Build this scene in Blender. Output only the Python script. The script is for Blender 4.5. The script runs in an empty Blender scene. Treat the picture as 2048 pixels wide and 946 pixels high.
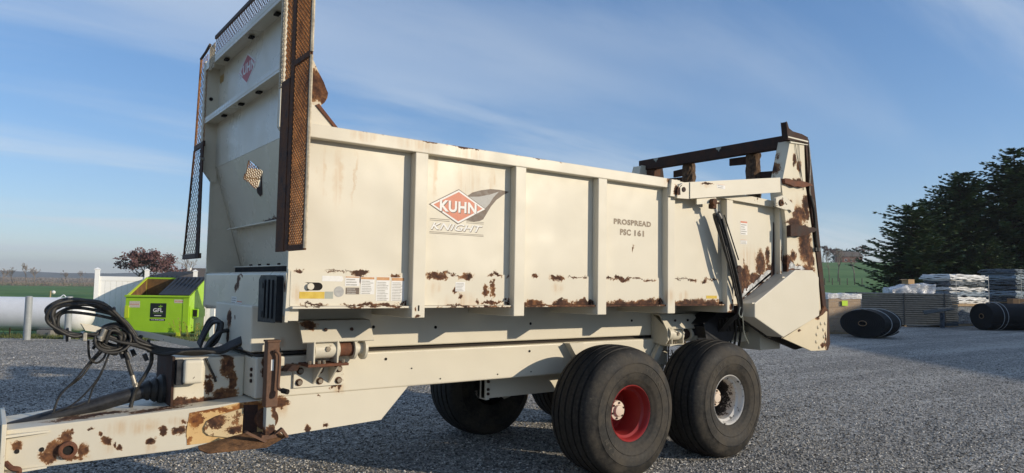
import bpy, math, random
import numpy as np
from mathutils import Vector, Matrix, noise as mnoise
R_=math.radians
random.seed(7); rng=np.random.default_rng(7)
sc=bpy.context.scene
col=sc.collection
# ------------------------------------------------------------------ camera
CAM=Vector((-2.4186,-4.4220,1.5867)); YAW,PIT,ROL=0.639596,0.067627,0.016634
f_=Vector((math.sin(YAW)*math.cos(PIT),math.cos(YAW)*math.cos(PIT),math.sin(PIT)))
r_=Vector((math.cos(YAW),-math.sin(YAW),0)); u_=r_.cross(f_)
r2=r_*math.cos(ROL)+u_*math.sin(ROL); u2=u_*math.cos(ROL)-r_*math.sin(ROL)
cd=bpy.data.cameras.new('camera'); cam=bpy.data.objects.new('camera',cd); col.objects.link(cam)
m3=Matrix((r2,u2,-f_)).transposed(); cam.matrix_world=Matrix.Translation(CAM)@m3.to_4x4()
cd.sensor_width=36; cd.lens=1406.03/2048*36; cd.clip_start=.05; cd.clip_end=9000
sc.camera=cam
# ------------------------------------------------------------------ light and sky
SUN=Vector((.746,-1.0,.37)).normalized()          # towards the sun
EL=math.asin(SUN.z); AZ=math.atan2(SUN.x,SUN.y)
w=bpy.data.worlds.new('World'); sc.world=w; w.use_nodes=True
wn=w.node_tree.nodes; wl=w.node_tree.links; wn.clear()
sky=wn.new('ShaderNodeTexSky'); sky.sky_type='NISHITA'; sky.sun_disc=False
sky.sun_elevation=EL; sky.sun_rotation=AZ; sky.altitude=100; sky.air_density=1.0; sky.dust_density=.05; sky.ozone_density=2.6
bg=wn.new('ShaderNodeBackground'); bg.inputs[1].default_value=.162
wo=wn.new('ShaderNodeOutputWorld')
tc=wn.new('ShaderNodeTexCoord'); sep=wn.new('ShaderNodeSeparateXYZ'); wl.new(tc.outputs['Generated'],sep.inputs[0])
def wm(op,a,b=None,c=None):
    n=wn.new('ShaderNodeMath'); n.operation=op
    for i,v in enumerate((a,b,c)):
        if v is None: continue
        if isinstance(v,(int,float)): n.inputs[i].default_value=v
        else: wl.new(v,n.inputs[i])
    return n.outputs[0]
zz=wm('ADD',wm('MAXIMUM',sep.outputs[2],0.0),.10)
cx=wm('DIVIDE',sep.outputs[0],zz); cy=wm('DIVIDE',sep.outputs[1],zz)
cmb=wn.new('ShaderNodeCombineXYZ'); wl.new(cx,cmb.inputs[0]); wl.new(cy,cmb.inputs[1])
mp=wn.new('ShaderNodeMapping'); mp.inputs['Rotation'].default_value=(0,0,R_(28)); mp.inputs['Scale'].default_value=(.42,1.5,1); mp.inputs['Location'].default_value=(3.1,1.7,0); wl.new(cmb.outputs[0],mp.inputs[0])
n1=wn.new('ShaderNodeTexNoise'); n1.inputs['Scale'].default_value=.7; n1.inputs['Detail'].default_value=7; n1.inputs['Roughness'].default_value=.58; n1.inputs['Distortion'].default_value=.5; wl.new(mp.outputs[0],n1.inputs['Vector'])
n2=wn.new('ShaderNodeTexNoise'); n2.inputs['Scale'].default_value=.35; n2.inputs['Detail'].default_value=3; wl.new(mp.outputs[0],n2.inputs['Vector'])
mr=wn.new('ShaderNodeMapRange'); mr.interpolation_type='SMOOTHSTEP'; mr.inputs[1].default_value=.40; mr.inputs[2].default_value=.66; wl.new(n1.outputs[0],mr.inputs[0])
mr2=wn.new('ShaderNodeMapRange'); mr2.interpolation_type='SMOOTHSTEP'; mr2.inputs[1].default_value=.28; mr2.inputs[2].default_value=.60; wl.new(n2.outputs[0],mr2.inputs[0])
cf=wm('MULTIPLY',wm('MULTIPLY',mr.outputs[0],mr2.outputs[0]),.66)
cmix=wn.new('ShaderNodeMix'); cmix.data_type='RGBA'; wl.new(cf,cmix.inputs[0])
tint=wn.new('ShaderNodeMix'); tint.data_type='RGBA'; tint.blend_type='MULTIPLY'; tint.inputs[0].default_value=1; wl.new(sky.outputs[0],tint.inputs[6]); tint.inputs[7].default_value=(1.0,1.10,1.38,1)
gam=wn.new('ShaderNodeGamma'); gam.inputs[1].default_value=.72; wl.new(tint.outputs[2],gam.inputs[0])
hsv=wn.new('ShaderNodeHueSaturation'); hsv.inputs['Saturation'].default_value=1.18; hsv.inputs['Value'].default_value=1.03; wl.new(gam.outputs[0],hsv.inputs['Color'])
wl.new(hsv.outputs[0],cmix.inputs[6]); cmix.inputs[7].default_value=(3.9,4.3,4.7,1)
wl.new(cmix.outputs[2],bg.inputs[0]); wl.new(bg.outputs[0],wo.inputs[0])
sd=bpy.data.lights.new('sun','SUN'); sd.energy=3.85; sd.angle=R_(.53); sd.color=(1.0,.87,.68)
sun=bpy.data.objects.new('sun',sd); col.objects.link(sun); sun.location=(30,-40,30)
sun.rotation_euler=(-SUN).to_track_quat('-Z','Y').to_euler()
vs=sc.view_settings; vs.view_transform='Standard'; vs.look='None'; vs.exposure=.17; vs.gamma=1; vs.use_curve_mapping=False
sc.cycles.max_bounces=8; sc.cycles.transparent_max_bounces=12; sc.cycles.caustics_reflective=False; sc.cycles.caustics_refractive=False
# ------------------------------------------------------------------ materials
def new_mat(name):
    m=bpy.data.materials.new(name); m.use_nodes=True; nt=m.node_tree; nt.nodes.clear()
    o=nt.nodes.new('ShaderNodeOutputMaterial'); b=nt.nodes.new('ShaderNodeBsdfPrincipled'); nt.links.new(b.outputs[0],o.inputs[0])
    return m,nt,b,o
class G:                                            # small node-graph helper
    def __init__(s,nt): s.nt=nt; s.tc=None
    def n(s,t,**k):
        x=s.nt.nodes.new(t)
        for a,v in k.items(): setattr(x,a,v)
        return x
    def put(s,sock,v):
        if isinstance(v,(int,float,tuple,list)): sock.default_value=v
        elif isinstance(v,Vector): sock.default_value=tuple(v)
        else: s.nt.links.new(v,sock)
    def co(s):
        if not s.tc: s.tc=s.n('ShaderNodeTexCoord')
        return s.tc.outputs['Object']
    def math(s,op,a,b=0.0,c=None):
        x=s.n('ShaderNodeMath',operation=op); s.put(x.inputs[0],a); s.put(x.inputs[1],b)
        if c is not None: s.put(x.inputs[2],c)
        return x.outputs[0]
    def vec(s,op,a,b=(0,0,0)):
        x=s.n('ShaderNodeVectorMath',operation=op); s.put(x.inputs[0],a); s.put(x.inputs[1],b)
        return x.outputs['Value'] if op in('LENGTH','DISTANCE','DOT_PRODUCT') else x.outputs[0]
    def noise(s,v,scale,detail=4,rough=.55,dist=0):
        x=s.n('ShaderNodeTexNoise'); s.put(x.inputs['Vector'],v); x.inputs['Scale'].default_value=scale; x.inputs['Detail'].default_value=detail
        x.inputs['Roughness'].default_value=rough; x.inputs['Distortion'].default_value=dist; return x
    def rng(s,v,a,b,c=0.,d=1.,smooth=True):
        x=s.n('ShaderNodeMapRange',interpolation_type='SMOOTHSTEP' if smooth else 'LINEAR'); s.put(x.inputs[0],v)
        for i,k in enumerate((a,b,c,d)): x.inputs[i+1].default_value=k
        return x.outputs[0]
    def mix(s,f,a,b,mode='MIX'):
        x=s.n('ShaderNodeMix',data_type='RGBA',blend_type=mode); s.put(x.inputs[0],f)
        for i,v in ((6,a),(7,b)): s.put(x.inputs[i],(*v,1) if isinstance(v,tuple) and len(v)==3 else v)
        return x.outputs[2]
    def ramp(s,v,stops):
        x=s.n('ShaderNodeValToRGB'); s.put(x.inputs[0],v); e=x.color_ramp.elements
        while len(e)<len(stops): e.new(.5)
        for k,(p,c) in zip(e,stops): k.position=p; k.color=(*c,1)
        return x.outputs[0]
    def bump(s,h,strength=.3,dist=.01,nrm=None):
        x=s.n('ShaderNodeBump'); x.inputs['Strength'].default_value=strength; x.inputs['Distance'].default_value=dist; s.put(x.inputs['Height'],h)
        if nrm: s.put(x.inputs['Normal'],nrm)
        return x.outputs[0]
RUST=[(.25,(.022,.012,.009)),(.45,(.055,.026,.017)),(.6,(.105,.047,.026)),(.78,(.21,.095,.04)),(1,(.34,.17,.07))]
CREAM=(.65,.603,.49)
def paint(name,base=CREAM,rust=(),stain=(),chips=.0,rough=.42,dirt=.25,rramp=RUST,wob=1.0,wobs=1.0,hf=1.0):
    """cream machine paint; rust and stain are lists of ellipsoids (cx,cy,cz,rx,ry,rz) in the machine's own metres"""
    m,nt,b,o=new_mat(name); g=G(nt); P=g.co()
    a=g.noise(P,9*wobs,3,.5).outputs['Color']; c=g.noise(P,30*wobs,8,.72).outputs['Color']
    a=g.vec('MULTIPLY',g.vec('SUBTRACT',a,(.5,.5,.5)),(.15*wob,)*3); c=g.vec('MULTIPLY',g.vec('SUBTRACT',c,(.5,.5,.5)),(.15*wob*hf,)*3)
    Q=g.vec('ADD',g.vec('ADD',P,a),c)
    d=None
    for p in rust:
        v=g.vec('LENGTH',g.vec('MULTIPLY',g.vec('SUBTRACT',Q,tuple(p[:3])),tuple(1/k for k in p[3:])))
        d=v if d is None else g.math('MINIMUM',d,v)
    if d is not None:
        fl=g.math('ADD',g.math('MULTIPLY',g.math('SUBTRACT',g.noise(P,75,5,.7).outputs[0],.5),1.0),g.math('MULTIPLY',g.math('SUBTRACT',g.noise(P,24,5,.7).outputs[0],.5),1.1))
        d=g.math('ADD',d,fl)
    mask=0.0 if d is None else g.rng(d,1.0,.95)
    if chips>0:
        q=g.noise(P,16,6,.7).outputs[0]; q2=g.noise(P,2.2,3).outputs[0]
        ch=g.rng(g.math('ADD',q,g.math('MULTIPLY',q2,.35)),.95-chips*.2,.965-chips*.2)
        mask=ch if d is None else g.math('MAXIMUM',mask,ch)
    n=g.math('ADD',g.math('MULTIPLY',g.noise(P,14,8,.75).outputs[0],.65),g.math('MULTIPLY',g.noise(P,3.5,4,.6).outputs[0],.35))
    rc=g.ramp(g.rng(n,.25,.75,smooth=False),rramp)
    if d is not None: rc=g.mix(g.math('MULTIPLY',g.rng(d,.55,1.0),g.rng(n,.35,.65,.1,.75)),rc,rramp[-1][1])
    big=g.noise(P,1.7,5,.6).outputs[0]; fine=g.noise(P,60,3).outputs[0]
    base_c=g.mix(g.math('MULTIPLY',g.rng(big,.35,.72),dirt),base,tuple(k*.72 for k in base))
    base_c=g.mix(g.math('MULTIPLY',g.rng(fine,.62,.74),dirt*.35),base_c,(.22,.17,.11))
    st=None
    if stain:
        sv=g.vec('MULTIPLY',P,(26,26,1.1)); sn=g.noise(sv,1,4,.6).outputs[0]
        for p in stain:
            v=g.vec('LENGTH',g.vec('MULTIPLY',g.vec('SUBTRACT',Q,tuple(p[:3])),tuple(1/k for k in p[3:])))
            v=g.rng(v,1,.15); st=v if st is None else g.math('MAXIMUM',st,v)
        st=g.math('MULTIPLY',st,g.rng(sn,.36,.66,.05,.5))
        base_c=g.mix(st,base_c,(.47,.27,.10))
    if d is not None:
        halo=g.math('MULTIPLY',g.rng(d,1.22,1.0),g.rng(n,.3,.7,.1,.6)); base_c=g.mix(halo,base_c,(.50,.27,.10))
    c_=g.mix(mask,base_c,rc)
    nt.links.new(c_,b.inputs['Base Color'])
    g.put(b.inputs['Roughness'],g.math('ADD',g.math('MULTIPLY',mask,.45) if not isinstance(mask,float) else 0.0,g.rng(big,.3,.7,rough-.05,rough+.12)))
    b.inputs['Specular IOR Level'].default_value=.35
    h=g.math('MULTIPLY',n,mask) if not isinstance(mask,float) else n
    dent=g.bump(g.noise(P,1.6,2,.5).outputs[0],.42,.05)
    nt.links.new(g.bump(g.math('SUBTRACT',h,mask if not isinstance(mask,float) else 0.0),.4 if d is not None else .06,.006,dent),b.inputs['Normal'])
    return m
def simple(name,c,rough=.6,var=.25,scale=8,metal=0,bump=.1,c2=None,spec=.4,bs=None):
    m,nt,b,o=new_mat(name); g=G(nt); P=g.co()
    n=g.noise(P,scale,6,.65).outputs[0]; n2=g.noise(P,scale*7,3).outputs[0]
    t=g.rng(g.math('ADD',g.math('MULTIPLY',n,.7),g.math('MULTIPLY',n2,.3)),.32,.68,smooth=False)
    c2=c2 or tuple(min(1,k*(1+var)) for k in c); c1=tuple(k*(1-var) for k in c) if c2 is None else c
    nt.links.new(g.mix(t,tuple(k*(1-var) for k in c),c2),b.inputs['Base Color'])
    g.put(b.inputs['Roughness'],g.rng(n,.3,.7,max(.05,rough-.1),min(1,rough+.1))); b.inputs['Metallic'].default_value=metal
    b.inputs['Specular IOR Level'].default_value=spec
    if bump: nt.links.new(g.bump(n2 if not bs else g.noise(P,bs,4).outputs[0],bump,.004),b.inputs['Normal'])
    return m
M={}
M['cream']=paint('cream_paint',chips=.12)
M['cream_plain']=paint('cream_paint_clean',dirt=.18)
M['cream_worn']=paint('cream_paint_worn',chips=.62,dirt=.4)
M['rust']=simple('brown_rust',(.05,.024,.016),.9,.6,14,bump=.6,c2=(.17,.075,.036))
M['rust_dark']=simple('dark_rust',(.022,.014,.012),.85,.5,10,bump=.5,c2=(.075,.035,.023))
M['rust_red']=simple('red_rust',(.12,.045,.026),.85,.45,16,bump=.5,c2=(.21,.085,.045))
M['rust_mesh']=simple('rusty_mesh_steel',(.14,.05,.02),.8,.6,6,bump=.2,c2=(.55,.25,.09))
M['cream_mesh']=simple('pale_mesh_steel',(.45,.36,.24),.6,.5,9,bump=.2,c2=(.72,.62,.45))
M['dark_mesh']=simple('dark_mesh_steel',(.03,.022,.02),.7,.5,7,bump=.2,c2=(.12,.07,.05))
M['black']=simple('black_steel',(.014,.015,.018),.38,.35,12,bump=.1,c2=(.035,.036,.04))
M['plastic']=simple('black_plastic',(.008,.010,.014),.5,.3,20,bump=.08,c2=(.018,.022,.028),spec=.25)
M['hose']=simple('black_hose_rubber',(.014,.014,.014),.5,.35,25,bump=.15,c2=(.045,.043,.04))
M['steel']=simple('dull_steel',(.25,.24,.22),.45,.4,20,metal=.7,bump=.2,c2=(.45,.42,.36))
M['bolt']=simple('weathered_bolt_steel',(.17,.14,.11),.55,.5,30,metal=.35,bump=.3,c2=(.36,.31,.24))
M['chrome']=simple('polished_rod',(.5,.5,.5),.2,.1,20,metal=1,bump=0)
M['hole']=simple('dark_hole',(.012,.01,.009),.9,.3,20,bump=0)
M['white_decal']=simple('white_decal',(.72,.71,.68),.5,.1,14,bump=0)
M['grey_print']=simple('faded_grey_print',(.30,.29,.27),.6,.3,60,bump=0,c2=(.55,.53,.48))
M['orange_decal']=simple('orange_warning_print',(.55,.23,.07),.5,.25,40,bump=0,c2=(.62,.36,.17))
M['red_decal']=simple('faded_red_decal',(.58,.145,.075),.5,.2,30,bump=0,c2=(.66,.27,.17))
M['red_decal_front']=simple('deep_red_decal',(.42,.045,.05),.5,.25,12,bump=0,c2=(.55,.16,.16))
M['brown_decal']=simple('faded_black_decal',(.075,.05,.038),.5,.35,30,bump=0,c2=(.19,.14,.105))
M['silver_decal']=simple('faded_silver_decal',(.34,.34,.335),.5,.2,40,bump=0,c2=(.47,.46,.43))
M['yellow_decal']=simple('yellow_reflective_tape',(.60,.40,.04),.45,.12,20,bump=0,c2=(.66,.48,.07))
M['grey_decal']=simple('grey_green_tape',(.34,.36,.31),.5,.1,20,bump=0)
def tyre_mat():
    m,nt,b,o=new_mat('tyre_rubber'); g=G(nt); P=g.co()
    n=g.noise(P,5,6,.6).outputs[0]; n2=g.noise(P,40,4,.6).outputs[0]; n3=g.noise(P,2,3).outputs[0]
    c=g.mix(g.rng(n2,.3,.75),(.010,.0098,.0095),(.028,.026,.023))
    sy=g.n('ShaderNodeSeparateXYZ'); g.put(sy.inputs[0],P); side=g.rng(g.math('ABSOLUTE',sy.outputs[1]),.19,.24)
    c=g.mix(g.math('MULTIPLY',g.rng(n,.34,.68),g.math('ADD',.22,g.math('MULTIPLY',side,.38))),c,(.088,.074,.056))
    c=g.mix(g.math('MULTIPLY',g.rng(n2,.66,.76),.4),c,(.17,.15,.12))
    nt.links.new(c,b.inputs['Base Color']); g.put(b.inputs['Roughness'],g.rng(n,.3,.7,.62,.85)); b.inputs['Specular IOR Level'].default_value=.3
    nt.links.new(g.bump(g.math('ADD',n2,g.math('MULTIPLY',n,.5)),.25,.004),b.inputs['Normal']); return m
M['tyre']=tyre_mat()
M['tyre_letter']=simple('tyre_letter_rubber',(.060,.053,.044),.8,.3,20,bump=.1,c2=(.10,.088,.07))
M['red_rim']=paint('red_wheel_paint',base=(.33,.028,.026),chips=.5,rough=.4,dirt=.9)
M['white_rim']=paint('white_wheel_paint',base=(.62,.60,.56),chips=.9,rough=.4,dirt=.4,rust=[(-.03,.03,.05,.24,.16,.20),(-.1,-.1,-.02,.08,.12,.12)],rramp=[(.3,(.012,.011,.011)),(.6,(.03,.026,.024)),(1,(.07,.06,.05))])
# ------------------------------------------------------------------ mesh helpers
class MB:
    def __init__(s): s.v=[]; s.f=[]
    def add(s,v,f):
        k=len(s.v); s.v+= [tuple(p) for p in v]; s.f+=[tuple(i+k for i in q) for q in f]; return s
    def box(s,x0,x1,y0,y1,z0,z1):
        return s.add([(x0,y0,z0),(x1,y0,z0),(x1,y1,z0),(x0,y1,z0),(x0,y0,z1),(x1,y0,z1),(x1,y1,z1),(x0,y1,z1)],
            [(0,3,2,1),(4,5,6,7),(0,1,5,4),(1,2,6,5),(2,3,7,6),(3,0,4,7)])
    def prism(s,poly,ax,a,b):
        """extrude a 2D polygon along axis ax: x->(y,z) y->(x,z) z->(x,y)"""
        P=lambda p,t:{'x':(t,p[0],p[1]),'y':(p[0],t,p[1]),'z':(p[0],p[1],t)}[ax]
        n=len(poly); v=[P(p,a) for p in poly]+[P(p,b) for p in poly]
        return s.add(v,[tuple(range(n)),tuple(range(2*n-1,n-1,-1))]+[(i,(i+1)%n,n+(i+1)%n,n+i) for i in range(n)])
    def tube(s,path,r,n=8,cap=True,closed=False):
        path=[Vector(p) for p in path]; k=len(path); rr=r if hasattr(r,'__len__') else [r]*k
        t0=(path[1]-path[0]).normalized(); up=Vector((0,0,1)) if abs(t0.z)<.9 else Vector((1,0,0)); nrm=t0.cross(up).normalized()
        v=[]
        for i,p in enumerate(path):
            if closed: t=(path[(i+1)%k]-path[i-1])
            else: t=path[min(i+1,k-1)]-path[max(i-1,0)]
            t.normalize(); nrm=(nrm-t*nrm.dot(t))
            nrm=nrm.normalized() if nrm.length>1e-6 else t.orthogonal().normalized()
            b=t.cross(nrm)
            for j in range(n):
                a=2*math.pi*j/n; v.append(p+(nrm*math.cos(a)+b*math.sin(a))*rr[i])
        f=[]
        for i in range(k if closed else k-1):
            i2=(i+1)%k
            for j in range(n): f.append((i*n+j,i*n+(j+1)%n,i2*n+(j+1)%n,i2*n+j))
        if cap and not closed: f+=[tuple(range(n-1,-1,-1)),tuple(range((k-1)*n,k*n))]
        return s.add(v,f)
    def cyl(s,p0,p1,r,n=16): return s.tube([p0,p1],r,n)
    def lathe(s,prof,c=(0,0,0),ax='y',n=48):
        """prof: list of (radius, along)"""
        v=[];k=len(prof)
        for i in range(n):
            a=2*math.pi*i/n; ca,sa=math.cos(a),math.sin(a)
            for r,h in prof:
                p={'y':(r*ca,h,r*sa),'x':(h,r*ca,r*sa),'z':(r*ca,r*sa,h)}[ax]; v.append((p[0]+c[0],p[1]+c[1],p[2]+c[2]))
        f=[]
        for i in range(n):
            j=(i+1)%n
            for q in range(k-1): f.append((i*k+q,j*k+q,j*k+q+1,i*k+q+1))
        return s.add(v,f)
    def quad(s,a,b,c,d): return s.add([a,b,c,d],[(0,1,2,3)])
def lump(mb,c,r,n=14,rs=random):
    import bmesh
    bm=bmesh.new()
    for _ in range(n):
        d=Vector((rs.gauss(0,1),rs.gauss(0,1),rs.gauss(0,1))).normalized()*rs.uniform(.6,1); bm.verts.new((c[0]+d.x*r[0],c[1]+d.y*r[1],c[2]+d.z*r[2]))
    bmesh.ops.convex_hull(bm,input=bm.verts); bm.verts.index_update()
    used=[v for v in bm.verts if v.link_faces]; ix={v:i for i,v in enumerate(used)}
    mb.add([tuple(v.co) for v in used],[tuple(ix[v] for v in f.verts) for f in bm.faces]); bm.free(); return mb
def link(o): col.objects.link(o); return o
def mesh_of(name,mb,mat,smooth=None,bevel=0):
    me=bpy.data.meshes.new(name); me.from_pydata(mb.v,[],mb.f); me.update()
    if mat: me.materials.append(mat)
    if smooth is not None:
        me.polygons.foreach_set('use_smooth',[True]*len(me.polygons)); me.set_sharp_from_angle(angle=R_(smooth))
    return me
def obj(name,mb,mat,parent=None,smooth=None,bevel=0,seg=2):
    me=mb if isinstance(mb,bpy.types.Mesh) else mesh_of(name,mb,mat,smooth)
    o=link(bpy.data.objects.new(name,me))
    if bevel:
        md=o.modifiers.new('bevel','BEVEL'); md.width=bevel; md.segments=seg; md.limit_method='ANGLE'; md.angle_limit=R_(40); md.harden_normals=False
    if parent is not None: par(o,parent)
    return o
def par(o,p):
    o.parent=p
    if p.get('at_world'): o.matrix_parent_inverse=Matrix.Translation(-Vector(p.location))
def tag(o,label,cat,group=None,kind=None):
    o['label']=label; o['category']=cat
    if group: o['group']=group
    if kind: o['kind']=kind
    return o
def thing(name,label,cat,loc=(0,0,0),rz=0,group=None,world=False):
    o=link(bpy.data.objects.new(name,None)); o.location=loc; o.rotation_euler=(0,0,rz); o.empty_display_size=.2
    if world: o['at_world']=1
    return tag(o,label,cat,group)
def struct(name,mb,mat,**k):
    o=obj(name,mb,mat,**k); o['kind']='structure'; return o
def catmull(pts,k=6):
    P=[Vector(p) for p in pts]; out=[]
    for i in range(len(P)-1):
        a,b,c,d=P[max(i-1,0)],P[i],P[i+1],P[min(i+2,len(P)-1)]
        for j in range(k):
            t=j/k; out.append(.5*((2*b)+(c-a)*t+(2*a-5*b+4*c-d)*t*t+(3*b-a-3*c+d)*t**3))
    return out+[P[-1]]
_txt={}
def text_verts(s,bold=0.0,shear=0):
    cu=bpy.data.curves.new('t','FONT'); cu.body=s; cu.offset=bold; cu.shear=shear; cu.space_character=1+bold*2.5; cu.resolution_u=3
    o=bpy.data.objects.new('t',cu); col.objects.link(o); dg=bpy.context.evaluated_depsgraph_get()
    me=bpy.data.meshes.new_from_object(o.evaluated_get(dg)); v=np.array([tuple(p.co) for p in me.vertices]); f=[tuple(p.vertices) for p in me.polygons]
    bpy.data.objects.remove(o); bpy.data.curves.remove(cu); bpy.data.meshes.remove(me)
    return v,f
def text_mb(s,x0,x1,z0,z1,y,ax='y',bold=.0,shear=0,flip=False):
    """lettering stretched into a rectangle on the plane ax=y; on 'y' it reads along +x, on 'x' along -y"""
    v,f=text_verts(s,bold,shear); lo=v.min(0); hi=v.max(0); mb=MB()
    u=(v[:,0]-lo[0])/(hi[0]-lo[0]); q=(v[:,1]-lo[1])/(hi[1]-lo[1])
    pts=[((x0+(x1-x0)*a,y,z0+(z1-z0)*b) if ax=='y' else (y,x0+(x1-x0)*a,z0+(z1-z0)*b)) for a,b in zip(u,q)]
    return mb.add(pts,f)
def expanded(mb,o,eu,ev,U,V,pu=.024,pv=.044,wd=.0035,th=.004,keep=None):
    """expanded metal: zig-zag strands that meet in diamonds; o corner, eu/ev unit vectors"""
    o=Vector(o);eu=Vector(eu);ev=Vector(ev);en=eu.cross(ev); nu=int(U/pu); nv=int(V/pv*2)
    for i in range(nu+1):
        pts=[]
        for k in range(nv+1):
            s=1 if (k+i)%2 else -1; pts.append((min(max(i*pu+s*pu*.47,0),U),k*pv/2))
        run=[]
        def flush():
            if len(run)>1:
                v=[];n=len(run)
                for a,b in run:
                    c=o+eu*a+ev*b
                    v+=[c-eu*wd-en*th,c+eu*wd-en*th,c+eu*wd+en*th,c-eu*wd+en*th]
                f=[]
                for q in range(n-1):
                    for j in range(4): f.append((q*4+j,q*4+(j+1)%4,q*4+4+(j+1)%4,q*4+4+j))
                mb.add(v,f)
            run.clear()
        for a,b in pts:
            if keep is None or keep(a,b): run.append((a,b))
            else: flush()
        flush()
    return mb
# ------------------------------------------------------------------ the manure spreader
YC=1.1375
SP=thing('manure_spreader','large cream manure spreader with rust patches and two axles parked on gravel','spreader',(2.2,YC,0),world=True)
def sp(name,mb,mat,parent=None,**k): return obj(name,mb,mat,parent or SP,**k)
SIDE_RUST=[(.24,.06,1.635,.085,.2,.028),(.50,.06,1.64,.075,.2,.032),(.77,.06,1.652,.06,.2,.014),(.40,.06,1.53,.03,.2,.024),(.45,.06,1.475,.022,.2,.014),(.68,.06,1.53,.026,.2,.036),(.745,.06,1.55,.024,.2,.055),
 (.60,.06,1.46,.02,.2,.02),(.74,.06,1.45,.10,.2,.016),(1.17,.06,1.655,.04,.2,.012),(1.39,.06,1.642,.075,.2,.022),(1.72,.06,1.65,.03,.2,.012),(2.15,.06,1.648,.11,.2,.018),(2.53,.06,1.645,.07,.2,.012),(2.0,.06,1.652,.06,.2,.014),
 (1.8,.06,1.408,.9,.2,.022),(3.1,.06,1.408,.75,.2,.026),(2.4,.06,1.41,.4,.2,.03),(3.25,.06,1.425,.3,.2,.05),(2.35,.06,1.425,.3,.2,.04),(.6,.06,1.406,.35,.2,.013),(1.13,.06,1.43,.13,.2,.026),(1.45,.06,1.43,.11,.2,.03),(1.70,.06,1.432,.14,.2,.034),(2.12,.06,1.425,.16,.2,.03),(2.45,.06,1.435,.18,.2,.036),(2.7,.06,1.43,.1,.2,.05),(3.05,.06,1.43,.2,.2,.034),(3.38,.06,1.432,.2,.2,.042),(3.15,.06,1.655,.05,.2,.016),(3.32,.06,1.65,.04,.2,.02),
 (-.36,.06,1.64,.06,.2,.022),(-.36,.06,1.60,.05,.2,.02),(-.81,.06,1.652,.03,.2,.014),(-.59,.06,1.635,.03,.2,.008),(-.11,.06,1.63,.035,.2,.01),(-.34,.06,1.425,.16,.2,.012),(-.15,.06,1.428,.09,.2,.016),(-.7,.06,1.425,.09,.2,.008),
 (.9,.06,1.656,.03,.2,.008),(1.0,.06,1.41,.1,.2,.02),(1.6,.06,1.658,.10,.2,.006),(.35,.06,1.655,.12,.2,.007),(2.3,.06,1.662,.2,.2,.006),(3.0,.06,1.665,.2,.2,.006),(-.5,.06,1.65,.15,.2,.004),(3.45,.06,1.668,.1,.2,.008),(4.00,.06,1.72,.085,.2,.11),(4.02,.06,1.55,.10,.2,.13),(4.28,.06,1.86,.09,.2,.14),(4.42,.06,1.93,.04,.2,.12),(4.45,.06,1.75,.10,.2,.10),(4.2,.06,1.68,.16,.2,.07),(4.35,.06,1.6,.2,.2,.09),(2.31,.06,1.93,.012,.2,.03),(3.98,.06,1.86,.012,.2,.02)]
SIDE_STAIN=[(-.55,.06,2.28,.05,.2,.30),(-.66,.06,2.3,.04,.2,.26),(-.43,.06,2.30,.02,.2,.25),(.2,.06,2.38,.04,.2,.22),(.5,.06,2.36,.16,.2,.22),(.72,.06,2.38,.05,.2,.18),(2.83,.06,2.25,.05,.2,.2),(.45,.06,1.44,.25,.2,.1),(.2,.06,1.55,.1,.2,.07),(-.8,.06,1.5,.05,.2,.1),(3.0,.06,1.50,.1,.2,.08),(1.4,.06,1.56,.1,.2,.07),(4.1,.06,1.9,.3,.2,.2)]
M['side']=paint('side_wall_paint',rust=SIDE_RUST,stain=SIDE_STAIN,dirt=.16,wob=.62,rough=.40)
M['rail']=paint('top_rail_paint',rust=[(.05,0,2.615,.16,.05,.008),(.45,0,2.618,.2,.05,.012),(-.35,0,2.62,.2,.05,.006),(1.1,0,2.618,.3,.05,.006),(2.76,0,2.60,.07,.06,.05)],stain=[(.0,0,2.58,.25,.1,.07),(.45,0,2.57,.2,.1,.08),(-.4,0,2.58,.15,.1,.06),(2.72,0,2.57,.14,.1,.07)],dirt=.14,wob=.5)
M['slot']=simple('gap_shade_brown',(.03,.024,.02),.9,.4,12,bump=.2)  # dark brown with the shade of gaps and underside put into the colour
# side walls, skirt, top rails
sw=sp('side_wall',MB().prism([(-.868,1.412),(4.62,1.412),(4.62,2.535),(-.868,2.535)],'y',.075,.087),M['side'])
sp('side_wall',MB().box(-.868,4.62,2.188,2.2,1.412,2.535),M['cream'])
sk=sp('skirt_plate',MB().prism([(-.848,1.424),(-.848,1.646),(3.60,1.672),(3.60,1.424)],'y',.067,.0745),M['side'],bevel=.002)
sp('bottom_lip',MB().box(-.848,4.5,.022,.073,1.405,1.420),M['side'],bevel=.003)
sp('top_rail',MB().box(-.80,2.84,.0,.11,2.522,2.612),M['rail'],bevel=.006)
sp('top_rail',MB().prism([(2.84,2.52),(4.60,2.478),(4.60,2.535),(2.84,2.60)],'y',.02,.11),M['cream_worn'],bevel=.005)
sp('top_rail',MB().box(-.80,4.60,2.165,2.275,2.522,2.612),M['cream'],bevel=.006)
sp('box_floor',MB().box(-.85,4.7,.087,2.188,1.43,1.45),M['rust_dark'])
M['rib']=paint('rib_paint',rust=[(.05,0,1.345,.02,.05,.012),(.03,0,1.40,.008,.04,.02),(3.66,0,1.39,.03,.05,.03),(3.69,0,1.45,.012,.05,.03),(3.66,0,1.34,.05,.05,.02),(4.56,0,1.62,.03,.1,.16),(4.57,0,1.95,.015,.1,.1)],stain=[(2.75,0,1.5,.1,.1,.1)],dirt=.15,wob=.35)
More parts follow.
